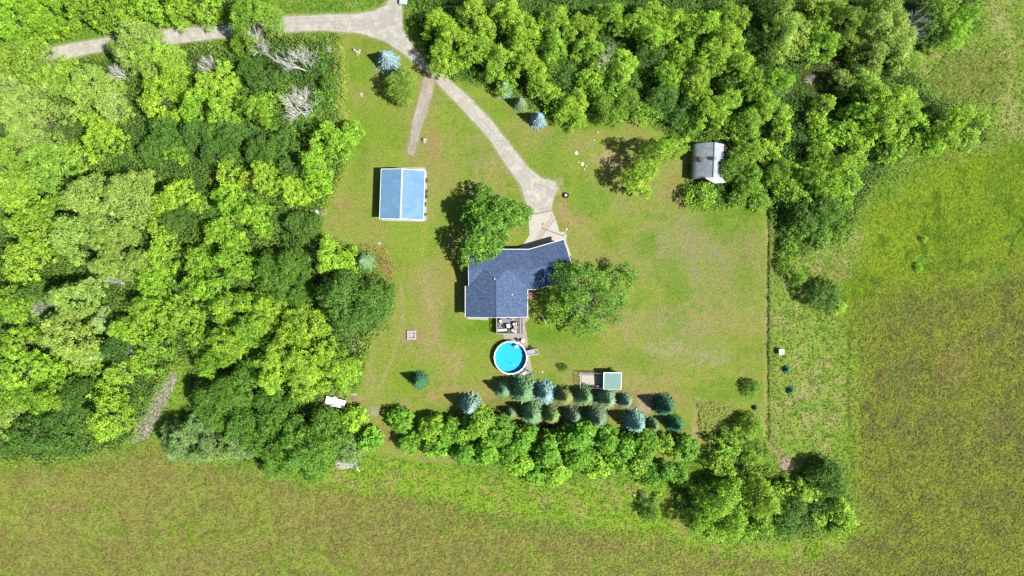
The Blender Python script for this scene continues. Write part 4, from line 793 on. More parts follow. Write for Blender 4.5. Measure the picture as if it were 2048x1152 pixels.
planes = [
    [R3(938, 499, 0), R3(938, 539, 40), R3(971, 539, 40), R3(993, 561, 62), R3(1015, 539, 40), R3(*Rb, 40), R3(*Nb, 0)],
    [R3(938, 539, 40), R3(938, 572, 7), R3(971, 539, 40)],
    [R3(931, 572, 0), R3(931, 634, 0), R3(993, 634, 62), R3(993, 561, 62), R3(971, 539, 40), R3(938, 572, 7)],
    [R3(1055, 634, 0), R3(1055, 579, 0), R3(1015, 539, 40), R3(993, 561, 62), R3(993, 634, 62)],
    [R3(1015, 539, 40), R3(1055, 579, 0), R3(*Sb, 0), R3(*Rb, 40)],
    [R3(*Nb, 0), R3(*Rb, 40), R3(*Re, 40), R3(*Ne, 0)],
    [R3(*Rb, 40), R3(*Sb, 0), R3(*Se, 0), R3(*Re, 40)]]
bm = bmesh.new(); vd = {}
def bv(p):
    k = tuple(round(c, 3) for c in p)
    if k not in vd: vd[k] = bm.verts.new(Vector(p)-Vector(OFF))
    return vd[k]
for pl in planes:
    vs = []
    for p in pl:
        v = bv(p)
        if v not in vs: vs.append(v)
    bm.faces.new(vs)
bmesh.ops.recalc_face_normals(bm, faces=bm.faces)
up_ = sum(f.normal.z for f in bm.faces)
if up_ < 0: bmesh.ops.reverse_faces(bm, faces=bm.faces)
rm = bpy.data.meshes.new('roof'); bm.to_mesh(rm); bm.free(); rm.materials.append(SHING)
roof = link(bpy.data.objects.new('roof', rm)); roof.parent = house
so = roof.modifiers.new('thickness', 'SOLIDIFY'); so.thickness = .16; so.offset = -1
RIDGE = mat('ridge_shingles', col(150, 170, 200), col(104, 130, 172), 6, .85)
mb = MB(OFF)
def ridge(a, b, w=.16): mb.bar(Vector(a)+Vector((0, 0, .03)), Vector(b)+Vector((0, 0, .03)), w, .05)
ridge(R3(993, 561, 62), R3(993, 634, 62)); ridge(R3(938, 539, 40), R3(971, 539, 40)); ridge(R3(1015, 539, 40), R3(*Rb, 40)); ridge(R3(*Rb, 40), R3(*Re, 40))
mb.build('ridge_cap', SHING, roof)
mb = MB(OFF)
for a, b in ((R3(1015, 539, 40), R3(1055, 579, 0)), (R3(*Nb, 0), R3(*Rb, 40))):
    mb.bar(Vector(a)+Vector((0, 0, .015)), Vector(b)+Vector((0, 0, .015)), .09, .03)
mb.build('valley_flashing', RIDGE, roof)
mb = MB(OFF); mb.bar(Vector(R3(971, 539, 40))+Vector((0, 0, .01)), Vector(R3(938, 572, 7))+Vector((0, 0, .01)), .08, .02); mb.build('valley_flashing', DARK, roof)
mb = MB(OFF)                                   # white gutters and gable trim standing just off the roof edge
edges = [(R3(938, 499, 0), R3(*Nb, 0)), (R3(*Nb, 0), R3(*Ne, 0)), (R3(*Ne, 0), R3(*Re, 40)), (R3(*Re, 40), R3(*Se, 0)), (R3(*Se, 0), R3(*Sb, 0)), (R3(*Sb, 0), R3(1055, 579, 0)), (R3(1055, 579, 0), R3(1055, 634, 0)),
         (R3(1055, 634, 0), R3(993, 634, 62)), (R3(993, 634, 62), R3(931, 634, 0)), (R3(931, 634, 0), R3(931, 572, 0)), (R3(938, 572, 7), R3(938, 539, 40)), (R3(938, 539, 40), R3(938, 499, 0))]
cx_, cy_ = hc.x, hc.y
for i, (a, b) in enumerate(edges):
    a, b = Vector(a), Vector(b); d = (b-a).normalized(); out = Vector((-d.y, d.x, 0)).normalized()
    if i in (0, 1, 2, 3, 4, 5, 6, 7, 8, 9, 10, 11):
        # edges run clockwise seen from above, so the outside is on the left
        w = .11 if i in (0, 1, 4, 6, 9) else .07
        mb.bar(a+out*(w/2+.004)+Vector((0, 0, -.09)), b+out*(w/2+.004)+Vector((0, 0, -.09)), w, .16)
mb.build('gutter', WHITE, house)
def wall_poly(pts, z1):
    return MB(OFF).prism([tuple(E(*p)[:2]) for p in pts], 0, z1)
ins = 4.0
fp = [(938+ins, 499+ins), (1058, 499+ins), (Ne[0]-ins, Ne[1]+ins+1), (Se[0]-ins-2, Se[1]-ins), (Sb[0], 579-ins), (1055-ins, 579-ins+2), (1055-ins, 634-ins), (931+ins, 634-ins), (931+ins, 574), (938+ins, 573)]
wall_poly(fp, EZ-.12+.0).build('wall', CREAM, house)
def gable(p0, p1, pm, rise, thick=.12):        # triangular gable wall
    a, b, m_ = E(*p0), E(*p1), E(*pm); zt = EZ+rise*kE*PT-.28; d = (b-a).normalized(); n_ = Vector((-d.y, d.x, 0))*thick/2; z0 = EZ-.12; m = MB(OFF)
    v = []
    for s_ in (-1, 1):
        for q, z in ((a, z0), (b, z0), (m_, zt)): v.append((q.x+n_.x*s_, q.y+n_.y*s_, z))
    m.add(v, [(0, 1, 2), (5, 4, 3), (0, 3, 4, 1), (1, 4, 5, 2), (2, 5, 3, 0)]); return m.build('gable', CREAM, house)
gable((943.5, 503), (943.5, 573), (943.5, 538), 38); gable((936, 628.7), (1050, 628.7), (993, 628.7), 57)
pe = lambda q, k: (q[0]-k*ca, q[1]+k*sa)
gable(pe((Ne[0]+4*sa, Ne[1]+4*ca), 5.5), pe((Se[0]-4*sa, Se[1]-4*ca), 5.5), pe(Re, 5.5), 36)
def opening(name, px, py, w, z0, z1, rz, m=GLASS, t=.06, fr=True):
    c = E(px, py); l = MB(OFF).box(c.x, c.y, z0, z1, w, t, rz).build(name, m, house)
    if fr:
        f = MB(OFF); q = Vector((math.cos(rz), math.sin(rz), 0))
        for s_ in (-1, 1): f.box(c.x+q.x*s_*(w/2+.05), c.y+q.y*s_*(w/2+.05), z0-.1, z1+.1, .1, t+.06, rz)
        f.box(c.x, c.y, z1, z1+.1, w, t+.06, rz); f.box(c.x, c.y, z0-.1, z0, w, t+.06, rz); f.build('frame', WHITE, l)
    return l
for py in (515, 545): opening('window', 941.6, py, 1.3, 1.1, 2.5, math.pi/2)
for py in (590, 612): opening('window', 934.6, py, 1.4, 1.1, 2.5, math.pi/2)
opening('window', 950, 630.3, 1.5, 1.1, 2.5, 0); opening('glass_door', 1015, 630.3, 2.2, .55, 2.6, 0); opening('window', 1051.3, 605, 1.3, 1.1, 2.5, math.pi/2)
opening('window', 975, 502.7, 1.4, 1.1, 2.4, 0); opening('front_door', 1030, 502.7, 1.0, .1, 2.2, 0, m=TANW)
gd = pe((Ne[0]+4.2*sa, Ne[1]+4.2*ca), 36); GD = mat('garage_door_paint', (.6, .59, .56), (.5, .49, .46), 1, .6, stretch=(.2, .2, 10))
opening('garage_door', gd[0], gd[1]-.1, 4.6, .05, 2.4, math.radians(16), m=GD)
for (px, py, r_) in ((990, 558, 60), (1024.5, 589, 31), (966, 598, 36)):   # roof vents
    v = Vector(R3(px, py, r_)); m = MB(OFF); m.tube(v+Vector((0, 0, -.2)), v+Vector((0, 0, .35)), .07, .07, 8); m.tube(v+Vector((0, 0, .35)), v+Vector((0, 0, .40)), .14, .12, 8)
    m.build('roof_vent', WHITE if px > 970 else DARK, roof)
g0 = P(916, 506, .15); g1 = P(941, 506.5, .35); g1b = P(941, 506.5, EZ)
MB(OFF).tube(g0, g1, .06, .06, 8).tube(g1, (g1.x, g1.y, EZ-.2), .05, .05, 8).build('downspout', WHITE, house)
# porch nook with brick steps on the right of the south wing
BRICK = mat('brick_red', (.30, .17, .12), (.2, .1, .07), 6, .9)
pq = E(1064, 590); MB(OFF).box(pq.x, pq.y, 0, .35, 1.5, 1.6).box(pq.x+1.0, pq.y, 0, .18, .5, 1.6).build('porch_step', BRICK, house)
# ---- deck
DZ = 1.25
d0 = P(993, 631, DZ); d1 = P(1047, 667.5, DZ); dc = ((d0.x+d1.x)/2, (d0.y+d1.y)/2)
deck = thing('deck', 'raised grey plank deck with railing on the bottom side of the house', 'deck', (dc[0], dc[1], 0)); DO = (dc[0], dc[1], 0)
mb = MB(DO); y = d1.y; n = 28; w = (d0.y-d1.y)/n; wx_ = d1.x-d0.x
for i in range(n): mb.box(dc[0], d1.y+w*(i+.5), DZ-.05, DZ, wx_, w-.012)
mb.build('deck_boards', WOODG, deck)
mb = MB(DO)
for x in (d0.x, dc[0], d1.x): mb.box(x, dc[1], DZ-.22, DZ-.055, .06, d0.y-d1.y-.1)
mb.box(dc[0], d1.y, DZ-.22, DZ-.055, wx_+.1, .05); mb.build('joist', WOODG, deck)
for x in (d0.x+.1, dc[0], d1.x-.1): MB(DO).box(x, d1.y+.12, 0, DZ-.22, .14, .14).build('post', WOODG, deck)
RAILW = mat('pale_rail', (.42, .40, .40), (.34, .32, .33), 3, .7)
def railing(p, q, skip=False):
    m = MB(DO); p = Vector(p); q = Vector(q); m.bar(p+Vector((0, 0, .95)), q+Vector((0, 0, .95)), .10, .04); m.bar(p+Vector((0, 0, .12)), q+Vector((0, 0, .12)), .04, .04)
    L = (q-p).length; n = int(L/.14)
    for i in range(n+1):
        c = p.lerp(q, i/n); big = i in (0, n, n//2); m.box(c.x, c.y, DZ, DZ+(.99 if big else .93), .09 if big else .03, .09 if big else .03)
    return m.build('railing', RAILW, deck)
railing((d0.x+.05, d0.y-.6, DZ), (d0.x+.05, d1.y+.05, DZ)); railing((d0.x+.05, d1.y+.05, DZ), (d1.x-1.0, d1.y+.05, DZ)); xs_ = P(1040.5, 0, DZ).x
railing((xs_, d0.y-.6, DZ), (xs_, d1.y+.05, DZ)); railing((d1.x-.05, d0.y-.6, DZ), (d1.x-.05, d1.y+.05, DZ))
mb = MB(DO)
for yy in np.linspace(d0.y-.8, d1.y+.2, 5): mb.bar((xs_, yy, DZ+.97), (d1.x-.05, yy, DZ+.97), .05, .04)
mb.build('cross_rail', WOODG, deck)
CUSH = mat('white_cushion', (.66, .67, .66), (.58, .59, .58), 4, .9); SOFA = mat('pale_aqua_cushion', (.50, .60, .57), (.44, .53, .5), 4, .9); RATT = mat('dark_wicker', (.05, .045, .045), (.03, .028, .028), 9, .8)
def put(name, label, cat, px, py, rz=0.0, group=None, z=DZ):
    p = P(px, py, z+.4); return thing(name, label, cat, (p.x, p.y, z+.002), rz, group)
def seat(name, label, cat, px, py, w, d, rz, cm=CUSH, group='deck seats'):
    o = put(name, label, cat, px, py, rz, group)
    m = MB(); m.box(0, 0, .12, .34, w, d); [m.box(sx*(w/2-.05), sy*(d/2-.05), 0, .12, .06, .06) for sx in (-1, 1) for sy in (-1, 1)]; m.build('base', RATT, o)
    MB().box(0, d/2-.07, .34, .78, w, .12).build('backrest', RATT, o)
    for s_ in (-1, 1): MB().box(s_*(w/2-.05), -.07, .34, .56, .1, d-.16).build('armrest', RATT, o)
    k = max(1, round(w/.8)); cw = (w-.24)/k
    for i in range(k): MB().box(-(w-.24)/2+cw*(i+.5), -.06, .345, .48, cw-.02, d-.22).build('cushion', cm, o, bevel=.03)
    return o
seat('sofa', 'long sofa with pale aqua cushions along the outer deck rail', 'sofa', 1004.5, 661, 2.3, .78, math.radians(4+180), SOFA)
seat('armchair', 'dark wicker armchair with white cushion at the upper left of the deck', 'chair', 1001, 642, .8, .8, math.radians(35))
seat('loveseat', 'white-cushioned wicker seat in the middle of the deck', 'chair', 1015.5, 652, 1.1, .8, math.radians(100))
seat('armchair', 'white-cushioned wicker chair near the right deck rail, upper one', 'chair', 1028, 648, .75, .75, math.radians(20))
seat('armchair', 'white-cushioned wicker chair right of the upper chair by the rail', 'chair', 1032.5, 647, .6, .7, math.radians(-10))
seat('armchair', 'wicker chair with bluish cushion at the lower right of the deck', 'chair', 1025.5, 660.5, .75, .75, math.radians(15))
o = put('coffee_table', 'small square dark table left of the middle deck seat', 'table', 1008, 652.5, .2); MB().box(0, 0, .36, .4, .6, .6).build('table_top', DARK, o); [MB().box(a*.25, b*.25, 0, .36, .05, .05).build('leg', DARK, o) for a in (-1, 1) for b in (-1, 1)]
o = put('round_table', 'round brown table by the right deck rail', 'table', 1031.5, 655); MB().tube((0, 0, .66), (0, 0, .7), .45, .45, 16).build('table_top', TANW, o); MB().tube((0, 0, 0), (0, 0, .66), .06, .05, 8).tube((0, 0, 0), (0, 0, .03), .28, .28, 12).build('pedestal', DARK, o)
o = put('patio_umbrella', 'closed white patio umbrella by the glass door of the deck', 'umbrella', 1024, 639, .6, z=DZ); MB().tube((0, 0, 0), (0, 0, 2.0), .03, .02, 6).tube((0, 0, 0), (0, 0, .08), .25, .2, 12).build('pole', GREYM, o); MB().tube((0, 0, .9), (0, 0, 2.0), .2, .05, 9).build('canopy', CUSH, o)
o = put('side_table', 'small white table at the lower right corner of the deck', 'table', 1031, 663.5, .1); MB().box(0, 0, .40, .44, .42, .6).build('table_top', WHITE, o); [MB().box(a*.17, b*.25, 0, .40, .04, .04).build('leg', WHITE, o) for a in (-1, 1) for b in (-1, 1)]
POT = mat('clay_pot', (.33, .25, .2), (.25, .18, .14), 5, .9)
SHRUBM, _ = crown('dense', .9, 1.0, 21)
def pot(px, py, label, z=DZ, sc=.45, tint=(130, 165, 80)):
    o = put('potted_plant', label, 'plant', px, py, 0, 'potted plants', z); MB().tube((0, 0, 0), (0, 0, .35), .16, .22, 10).build('pot', POT, o)
    c = link(bpy.data.objects.new('foliage', SHRUBM)); c.parent = o; c.scale = (sc, sc, sc*.9); c.location = (0, 0, .22); c.color = (*col(*tint, k=KL/1.2), 1)
pot(995.5, 647, 'leafy potted plant by the left deck rail'); pot(996, 652, 'small dark potted plant low on the left deck rail', tint=(90, 100, 60), sc=.3); pot(1016.5, 662.5, 'broad potted plant between sofa and lower right chair', sc=.55, tint=(150, 180, 90))
# ---- pool
PZ = 1.3; pc = P(1021.3, 715.4, PZ); RP = 33.2*S*(HC-PZ)/HC
pool = thing('round_pool', 'round above-ground pool with blue water and white rim', 'pool', (pc.x, pc.y, 0)); NS = 18
def ring(m, r0, r1, z0, z1, n=NS, ph=0.0):
    v = []; f = []
    for i in range(n):
        t = 2*math.pi*i/n+ph; c, s_ = math.cos(t), math.sin(t); v += [(r0*c, r0*s_, z0), (r1*c, r1*s_, z0), (r1*c, r1*s_, z1), (r0*c, r0*s_, z1)]
    for i in range(n):
        a, b = i*4, ((i+1) % n)*4; f += [(a, b, b+1, a+1), (a+1, b+1, b+2, a+2), (a+2, b+2, b+3, a+3), (a+3, b+3, b, a)]
    return m.add(v, f)
ring(MB(), RP-.12, RP-.07, 0, PZ-.03).build('wall', mat('pool_steel', (.45, .47, .50), (.38, .4, .43), 2, .5), pool)
ring(MB(), RP-.17, RP+.07, PZ-.028, PZ+.03).build('rim', WHITE, pool)
LINER = mat('pool_liner', col(46, 200, 238, 1.5), col(34, 188, 232, 1.5), 2.2, .6)
lm_ = MB(); ring(lm_, RP-.19, RP-.175, .1, PZ-.03); lm_.tube((0, 0, .05), (0, 0, .09), RP-.175, RP-.175, NS); lm_.build('liner', LINER, pool)
m, nt, b = newmat('pool_water'); out = nt.nodes['Material Output']; tr = nd(nt, 'ShaderNodeBsdfTransparent'); tr.inputs[0].default_value = (.80, .96, 1, 1); gl = nd(nt, 'ShaderNodeBsdfGlossy'); gl.inputs['Roughness'].default_value = .06
fr = nd(nt, 'ShaderNodeFresnel'); fr.inputs[0].default_value = 1.33; mx = nd(nt, 'ShaderNodeMixShader'); wv = noise_node(nt, 3.5, 4, .6); bp = nd(nt, 'ShaderNodeBump'); bp.inputs['Strength'].default_value = .35; bp.inputs['Distance'].default_value = .08
nt.links.new(wv.outputs[0], bp.inputs['Height']); nt.links.new(bp.outputs[0], gl.inputs['Normal']); nt.links.new(bp.outputs[0], fr.inputs['Normal']); nt.links.new(fr.outputs[0], mx.inputs[0]); nt.links.new(tr.outputs[0], mx.inputs[1]); nt.links.new(gl.outputs[0], mx.inputs[2]); nt.links.new(mx.outputs[0], out.inputs[0])
wp = [(math.cos(2*math.pi*i/NS)*(RP-.2), math.sin(2*math.pi*i/NS)*(RP-.2)) for i in range(NS)]
MB().sheet(wp, PZ-.2).build('water', m, pool)
lp = P(1033, 692.5, PZ); o = thing('pool_ladder', 'white step ladder standing in the pool', 'ladder', (lp.x, lp.y, .04), math.radians(30)); m = MB()
for sx in (-1, 1): m.tube((sx*.38, -.3, 0), (sx*.38, .1, 1.75), .04, .04, 8); m.tube((sx*.38, .1, 1.75), (sx*.38, .45, 1.6), .04, .04, 8)
m.build('handrail', WHITE, o)
for i in range(4): MB().box(0, -.26+.1*i, .2+.32*i, .25+.32*i, .7, .26).build('step', WHITE, o)
fl = P(1028, 729.2, PZ-.2); o = MB().dome((0, 0, 0), .13, .13, .1, 12, 5, full=True).tube((0, 0, .05), (0, 0, .14), .05, .05, 8).build('chlorine_float', WHITE, smooth=True); o.location = (fl.x, fl.y, PZ-.18); tag(o, 'small white chlorine float on the pool water', 'pool float')
st = P(1054, 706, PZ); o = thing('pool_steps', 'grey stepped platform leading up to the right side of the pool', 'steps', (st.x, st.y, 0), math.radians(8)); Ls = 22*S
GRV = mat('step_grey', (.27, .27, .33), (.2, .2, .25), 3, .7)
MB().box(Ls*.40, 0, PZ-.08, PZ, Ls*.72, 1.0).build('platform', GRV, o)
for i, z in enumerate((.95, .62, .3)): MB().box(Ls*.80+i*.24, 0, z-.04, z, .23, 1.0).build('tread', WOODG if i else DARK, o)
for s_ in (-1, 1):
    m = MB(); y = s_*.55; m.bar((.1, y, PZ+.75), (Ls*.76, y, PZ+.75), .05, .05).bar((Ls*.76, y, PZ+.75), (Ls*.76+.72, y, .95), .05, .05)
    for x in (.1, Ls*.4, Ls*.76): m.box(x, y, 0, PZ+.75, .06, .06)
    m.box(Ls*.76+.72, y, 0, .97, .06, .06); m.build('handrail', WHITE, o)
def simple(name, label, cat, px, py, z=0.0, rz=0.0, group=None):
    p = P(px, py, z); return thing(name, label, cat, (p.x, p.y, z), rz, group)
o = simple('pool_pump', 'dark sand filter and pump on the patio below the pool', 'pool pump', 1050.5, 738.5, .04); MB().tube((0, 0, 0), (0, 0, .7), .26, .26, 14).dome((0, 0, .7), .26, .26, .15, 14, 4).build('tank', mat('slate_blue_plastic', (.10, .14, .2), (.08, .11, .16), 3, .5), o); MB().tube((.3, -.2, .2), (.75, -.35, .2), .13, .13, 10).build('motor', DARK, o); MB().tube((0, 0, .85), (.1, .6, .3), .03, .03, 6).tube((0, .6, .3), (-.5, .9, .9), .03, .03, 6).build('hose', DARK, o)
o = simple('storage_box', 'pinkish white storage box beside the pool pump', 'box', 1048, 746, .04, .4); MB().box(0, 0, 0, .42, .95, .5).build('body', CUSH, o, bevel=.02); MB().box(0, 0, .42, .48, 1.0, .55).build('lid', mat('pink_white', (.6, .5, .5), (.5, .42, .42), 3, .6), o, bevel=.02)
o = simple('garden_chair', 'dark folding chair on the patio above the pool', 'chair', 1036, 680, .04, .5); MB().box(0, 0, .42, .46, .5, .5).build('seat', DARK, o); MB().box(0, .24, .46, .95, .5, .05).build('backrest', DARK, o); [MB().box(a*.22, b*.22, 0, .42, .04, .04).build('leg', DARK, o) for a in (-1, 1) for b in (-1, 1)]
o = simple('garden_table', 'round white table on the patio above the pool', 'table', 1046, 681, .04); MB().tube((0, 0, .68), (0, 0, .72), .42, .42, 16).build('table_top', WHITE, o); [MB().tube((a*.2, b*.2, .68), (a*.33, b*.33, 0), .025, .02, 6).build('leg', WHITE, o) for a in (-1, 1) for b in (-1, 1)]
pot(1060.5, 695.5, 'dark potted plant beside the pool steps', z=.0, sc=.45, tint=(70, 90, 60))
# ---- blue shed
sc_ = P(804.6, 389.2, 3.0); kS = S*(147)/HC; shed = thing('metal_shed', 'rectangular shed with pale blue ribbed metal roof and white trim', 'shed', (sc_.x, sc_.y, 0), math.radians(-2.0)); hw, hl = 43.6*kS, 49.2*kS
def metal_mat():
    m, nt, b = newmat('blue_ribbed_metal'); tc = nd(nt, 'ShaderNodeTexCoord'); sp = nd(nt, 'ShaderNodeSeparateXYZ'); nt.links.new(tc.outputs['Object'], sp.inputs[0])
    mu = nd(nt, 'ShaderNodeMath', operation='MULTIPLY'); mu.inputs[1].default_value = 1/.3; nt.links.new(sp.outputs[1], mu.inputs[0]); fr = nd(nt, 'ShaderNodeMath', operation='FRACT'); nt.links.new(mu.outputs[0], fr.inputs[0])
    pw = ramp(nt, fr.outputs[0], [(0, (0, 0, 0)), (.82, (0, 0, 0)), (.9, (1, 1, 1)), (1, (0, 0, 0))]); n = noise_node(nt, .5, 4, .6)
    nt.links.new(ramp(nt, n.outputs[0], [(.3, col(128, 180, 236, 2.7)), (.7, col(146, 200, 232, 2.5))]), b.inputs['Base Color']); b.inputs['Roughness'].default_value = .55; b.inputs['Specular IOR Level'].default_value = .3
    bump(nt, b, pw, .6, .03); return m
BLUE = metal_mat(); RZ = 3+hw*.25
for s_ in (-1, 1):
    x0 = .06*s_ if s_ > 0 else -.06; mb = MB(); z0 = 3.0
    vs = [(0.0, -hl, RZ), (hw*s_, -hl, z0), (hw*s_, hl, z0), (0.0, hl, RZ)]; vs += [(a, b, c-.07) for a, b, c in vs]
    fs = [(0, 1, 2, 3), (7, 6, 5, 4), (0, 4, 5, 1), (1, 5, 6, 2), (2, 6, 7, 3)] if s_ > 0 else [(3, 2, 1, 0), (4, 5, 6, 7), (1, 5, 4, 0), (2, 6, 5, 1), (3, 7, 6, 2)]
    mb.add(vs, fs).build('roof_slope', BLUE, shed)
CAP = mat('ridge_cap_metal', (.50, .47, .46), (.40, .37, .37), 3, .5)
mb = MB()
for s_ in (-1, 1): mb.bar((s_*.085, -hl-.03, RZ-.02), (s_*.085, hl+.03, RZ-.02), .18, .04)
mb.build('ridge_cap', CAP, shed)
mb = MB()
for y in (-hl-.06, hl+.06):
    for s_ in (-1, 1): mb.bar((0, y, RZ-.05), ((hw+.05)*s_, y, 2.95), .12, .2)
for s_ in (-1, 1): mb.bar((s_*(hw+.05), -hl, 2.93), (s_*(hw+.05), hl, 2.93), .09, .16)
mb.build('trim', WHITE, shed)
SW_ = mat('grey_steel_siding', (.42, .43, .45), (.36, .37, .39), 1.5, .5, stretch=(8, 8, .1))
a_ = hw-.35; b_ = hl-.3; z_ = 2.82
mb = MB(); mb.box(0, 0, 0, z_, 2*a_, 2*b_)
for y in (-b_+.04, b_-.04): mb.add([(-a_, y-.04, z_), (a_, y-.04, z_), (0, y-.04, RZ-.25), (-a_, y+.04, z_), (a_, y+.04, z_), (0, y+.04, RZ-.25)], [(0, 1, 2), (5, 4, 3), (0, 3, 4, 1), (1, 4, 5, 2), (2, 5, 3, 0)])
mb.build('wall', SW_, shed)
l = MB().box(0, b_+.03, .05, 2.6, 3.4, .06).build('sliding_door', WHITE, shed); MB().box(1.4, b_+.09, 1.1, 1.4, .06, .05).build('handle', DARK, l)
l = MB().box(-2.4, -b_-.03, .05, 2.1, .95, .06).build('door', WHITE, shed); MB().box(-2.05, -b_-.09, 1.0, 1.1, .12, .05).build('handle', DARK, l)
for x in (1.0, 3.2): MB().box(x, -b_-.03, 1.1, 1.9, .9, .05).build('window', GLASS, shed)
for y in (-2, 2): MB().box(a_+.03, y, 1.1, 1.9, .05, .9).build('window', GLASS, shed)
ap = simple('shed_apron', 'x', 'x', 0, 0); bpy.data.objects.remove(ap)
tag(MB().prism(pp([(793, 334.6), (850.5, 335.2), (851.5, 341), (853.8, 345), (853, 441), (846, 443.5), (763, 441.5), (764, 437), (800, 350)]), -.05, .025).build('shed_apron', CONC), kind='structure')
for i, (x, y, r) in enumerate(((850.8, 361, 3.2), (850.3, 382.5, 3.6), (850, 393.5, 3.8), (849, 408, 3), (848.6, 428.5, 2.6))):
    p = P(x, y, .4); o = link(bpy.data.objects.new('shrub', SHRUBM)); o.location = (p.x+.15, p.y, .02); k = r*S/.9*1.15; o.scale = (k, k, k*1.4); o.color = (*col(100, 150, 70, k=KL/1.2), 1); o.rotation_euler = (0, 0, i*1.3)
    tag(o, ['topmost small shrub along the right wall of the blue shed', 'second small shrub from the top along the shed wall', 'third small shrub from the top along the shed wall', 'fourth small shrub from the top along the shed wall', 'lowest small shrub along the right wall of the blue shed'][i], 'shrub', 'shrubs along the shed wall')
# ---- old barn
bc = P(1421, 323.5, 2.6); barn = thing('old_barn', 'derelict barn with weathered grey arched metal roof, rafters bare on the right', 'barn', (bc.x, bc.y, 0), math.radians(-2.5)); BW, BL = 33*S*.983, 34.5*S*.983
def old_metal():
    m, nt, b = newmat('weathered_tin'); n = noise_node(nt, 1.1, 7, .7); n2 = noise_node(nt, 6, 4, .7, stretch=(.3, 3, 1))
    c1 = ramp(nt, n.outputs[0], [(.3, col(160, 174, 192, 1.9)), (.5, col(190, 199, 212, 1.9)), (.62, col(210, 215, 224, 1.9)), (.8, col(226, 228, 232, 2.1))]); c2 = ramp(nt, n2.outputs[0], [(.35, (.72, .72, .72)), (.6, (1, 1, 1))])
    mx = nd(nt, 'ShaderNodeMixRGB', blend_type='MULTIPLY'); mx.inputs[0].default_value = 1; nt.links.new(c1, mx.inputs[1]); nt.links.new(c2, mx.inputs[2]); nt.links.new(mx.outputs[0], b.inputs['Base Color']); b.inputs['Roughness'].default_value = .6; bump(nt, b, n2.outputs[0], .5, .04); return m
OLD = old_metal(); RUST = mat('rust', (.17, .10, .075), (.10, .06, .045), 5, .9)
ARC = []; NA = 9
for i in range(NA+1):
    t = i/NA; ARC.append((BW*(1-t**1.08), 2.5+2.5*t**.86))
def arc_strip(mb, s_, i0, i1, y0, y1, dz=0.0, th=.05):
    for i in range(i0, i1):
        (x0, z0), (x1, z1) = ARC[i], ARC[i+1]; a = [(s_*x0, y0, z0+dz), (s_*x1, y0, z1+dz), (s_*x1, y1, z1+dz), (s_*x0, y1, z0+dz)]; b = [(x, y, z-th) for x, y, z in a]
        mb.add(a+b, [(0, 1, 2, 3), (7, 6, 5, 4), (0, 4, 5, 1), (1, 5, 6, 2), (2, 6, 7, 3), (3, 7, 4, 0)])
    return mb
arc_strip(MB(), -1, 0, NA, -BL, BL).build('roof_slope', OLD, barn)
mb = MB(); brng = random.Random(3); ns = 16
for k in range(ns):
    y0 = -BL+2*BL*k/ns; y1 = y0+2*BL/ns-.01; lo_ = 3 if y0 > .2 else (4+brng.choice((0, 1, 1, 2)))
    if k < 2: lo_ = 2
    arc_strip(mb, 1, lo_, NA, y0, y1, dz=brng.uniform(0, .03))
mb.build('roof_slope', OLD, barn)
mb = MB()
for k in range(13):
    y = -BL+.15+(2*BL-.3)*k/12
    for s_ in (-1, 1): arc_strip(mb, s_, 0, NA, y-.05, y+.05, dz=-.12, th=.12)
mb.build('rafter', TANW, barn)
mb = MB()
for i in (1, 2, 3): (x0, z0) = ARC[i]; mb.bar((x0, -BL+.1, z0-.06), (x0, BL-.1, z0-.06), .09, .05)
mb.build('purlin', TANW, barn)
mb = MB(); mb.bar((.0, -BL, 5.04), (.0, BL, 5.04), .13, .05); mb.build('ridge_cap', RUST, barn)
mb = MB(); mb.box(-BW+.1, 0, 0, 2.5, .12, 2*BL-.1).box(BW-.1, 0, 0, 2.45, .12, 2*BL-.1)
for y in (-BL+.1, BL-.1):
    pts = [(-ARC[i][0]*.96, ARC[i][1]-.2) for i in range(NA+1)]+[(ARC[i][0]*.96, ARC[i][1]-.2) for i in range(NA-1, -1, -1)]; pts = [(-BW*.96, 0)]+pts+[(BW*.96, 0)]
    n = len(pts); mb.add([(x, y-.05, z) for x, z in pts]+[(x, y+.05, z) for x, z in pts], [tuple(range(n))[::-1], tuple(range(n, 2*n))]+[(i, (i+1) % n, n+(i+1) % n, n+i) for i in range(n)])
mb.build('wall', TANW, barn)
MB().box(0, -BL+.0, 0, 2.6, 2.6, .12).build('door', BARK, barn)
mb = MB(); mb.add([(-1.6, -BL-.02, 4.75), (0, -BL-.02, 4.98), (2.6, -BL-.02, 3.7), (3.2, -BL-.75, 3.4), (.6, -BL-1.15, 4.1), (-1.4, -BL-.3, 4.7)], [(0, 5, 4, 1), (1, 4, 3, 2)])
o = mb.build('gable_hood', mat('bleached_tin', (.42, .41, .44), (.34, .33, .36), 2, .6), barn); sm_ = o.modifiers.new('thickness', 'SOLIDIFY'); sm_.thickness = .04
v0 = MB().tube((-BW*.66, .15, 3.5), (-BW*.66, .15, 4.3), .55, .52, 14).build('rusty_vent', RUST, barn)
MB().tube((-BW*.66, .15, 4.3), (-BW*.66, .15, 4.4), .34, .3, 12).build('vent_cap', BARK, v0)
v1 = MB().tube((.15, .1, 4.8), (.15, .1, 5.7), .24, .24, 12).build('ridge_vent', GREYM, barn); MB().tube((.15, .1, 5.7), (.15, .1, 5.9), .42, .05, 12).build('vent_cap', OLD, v1)
weeds('vines', 'green vines climbing over the broken right side of the old barn', [(1441, 330), (1456, 322), (1462, 345), (1456, 368), (1440, 362)], 2600, 79, (140, 176, 70), (100, 140, 60), 2.2, 3.6)
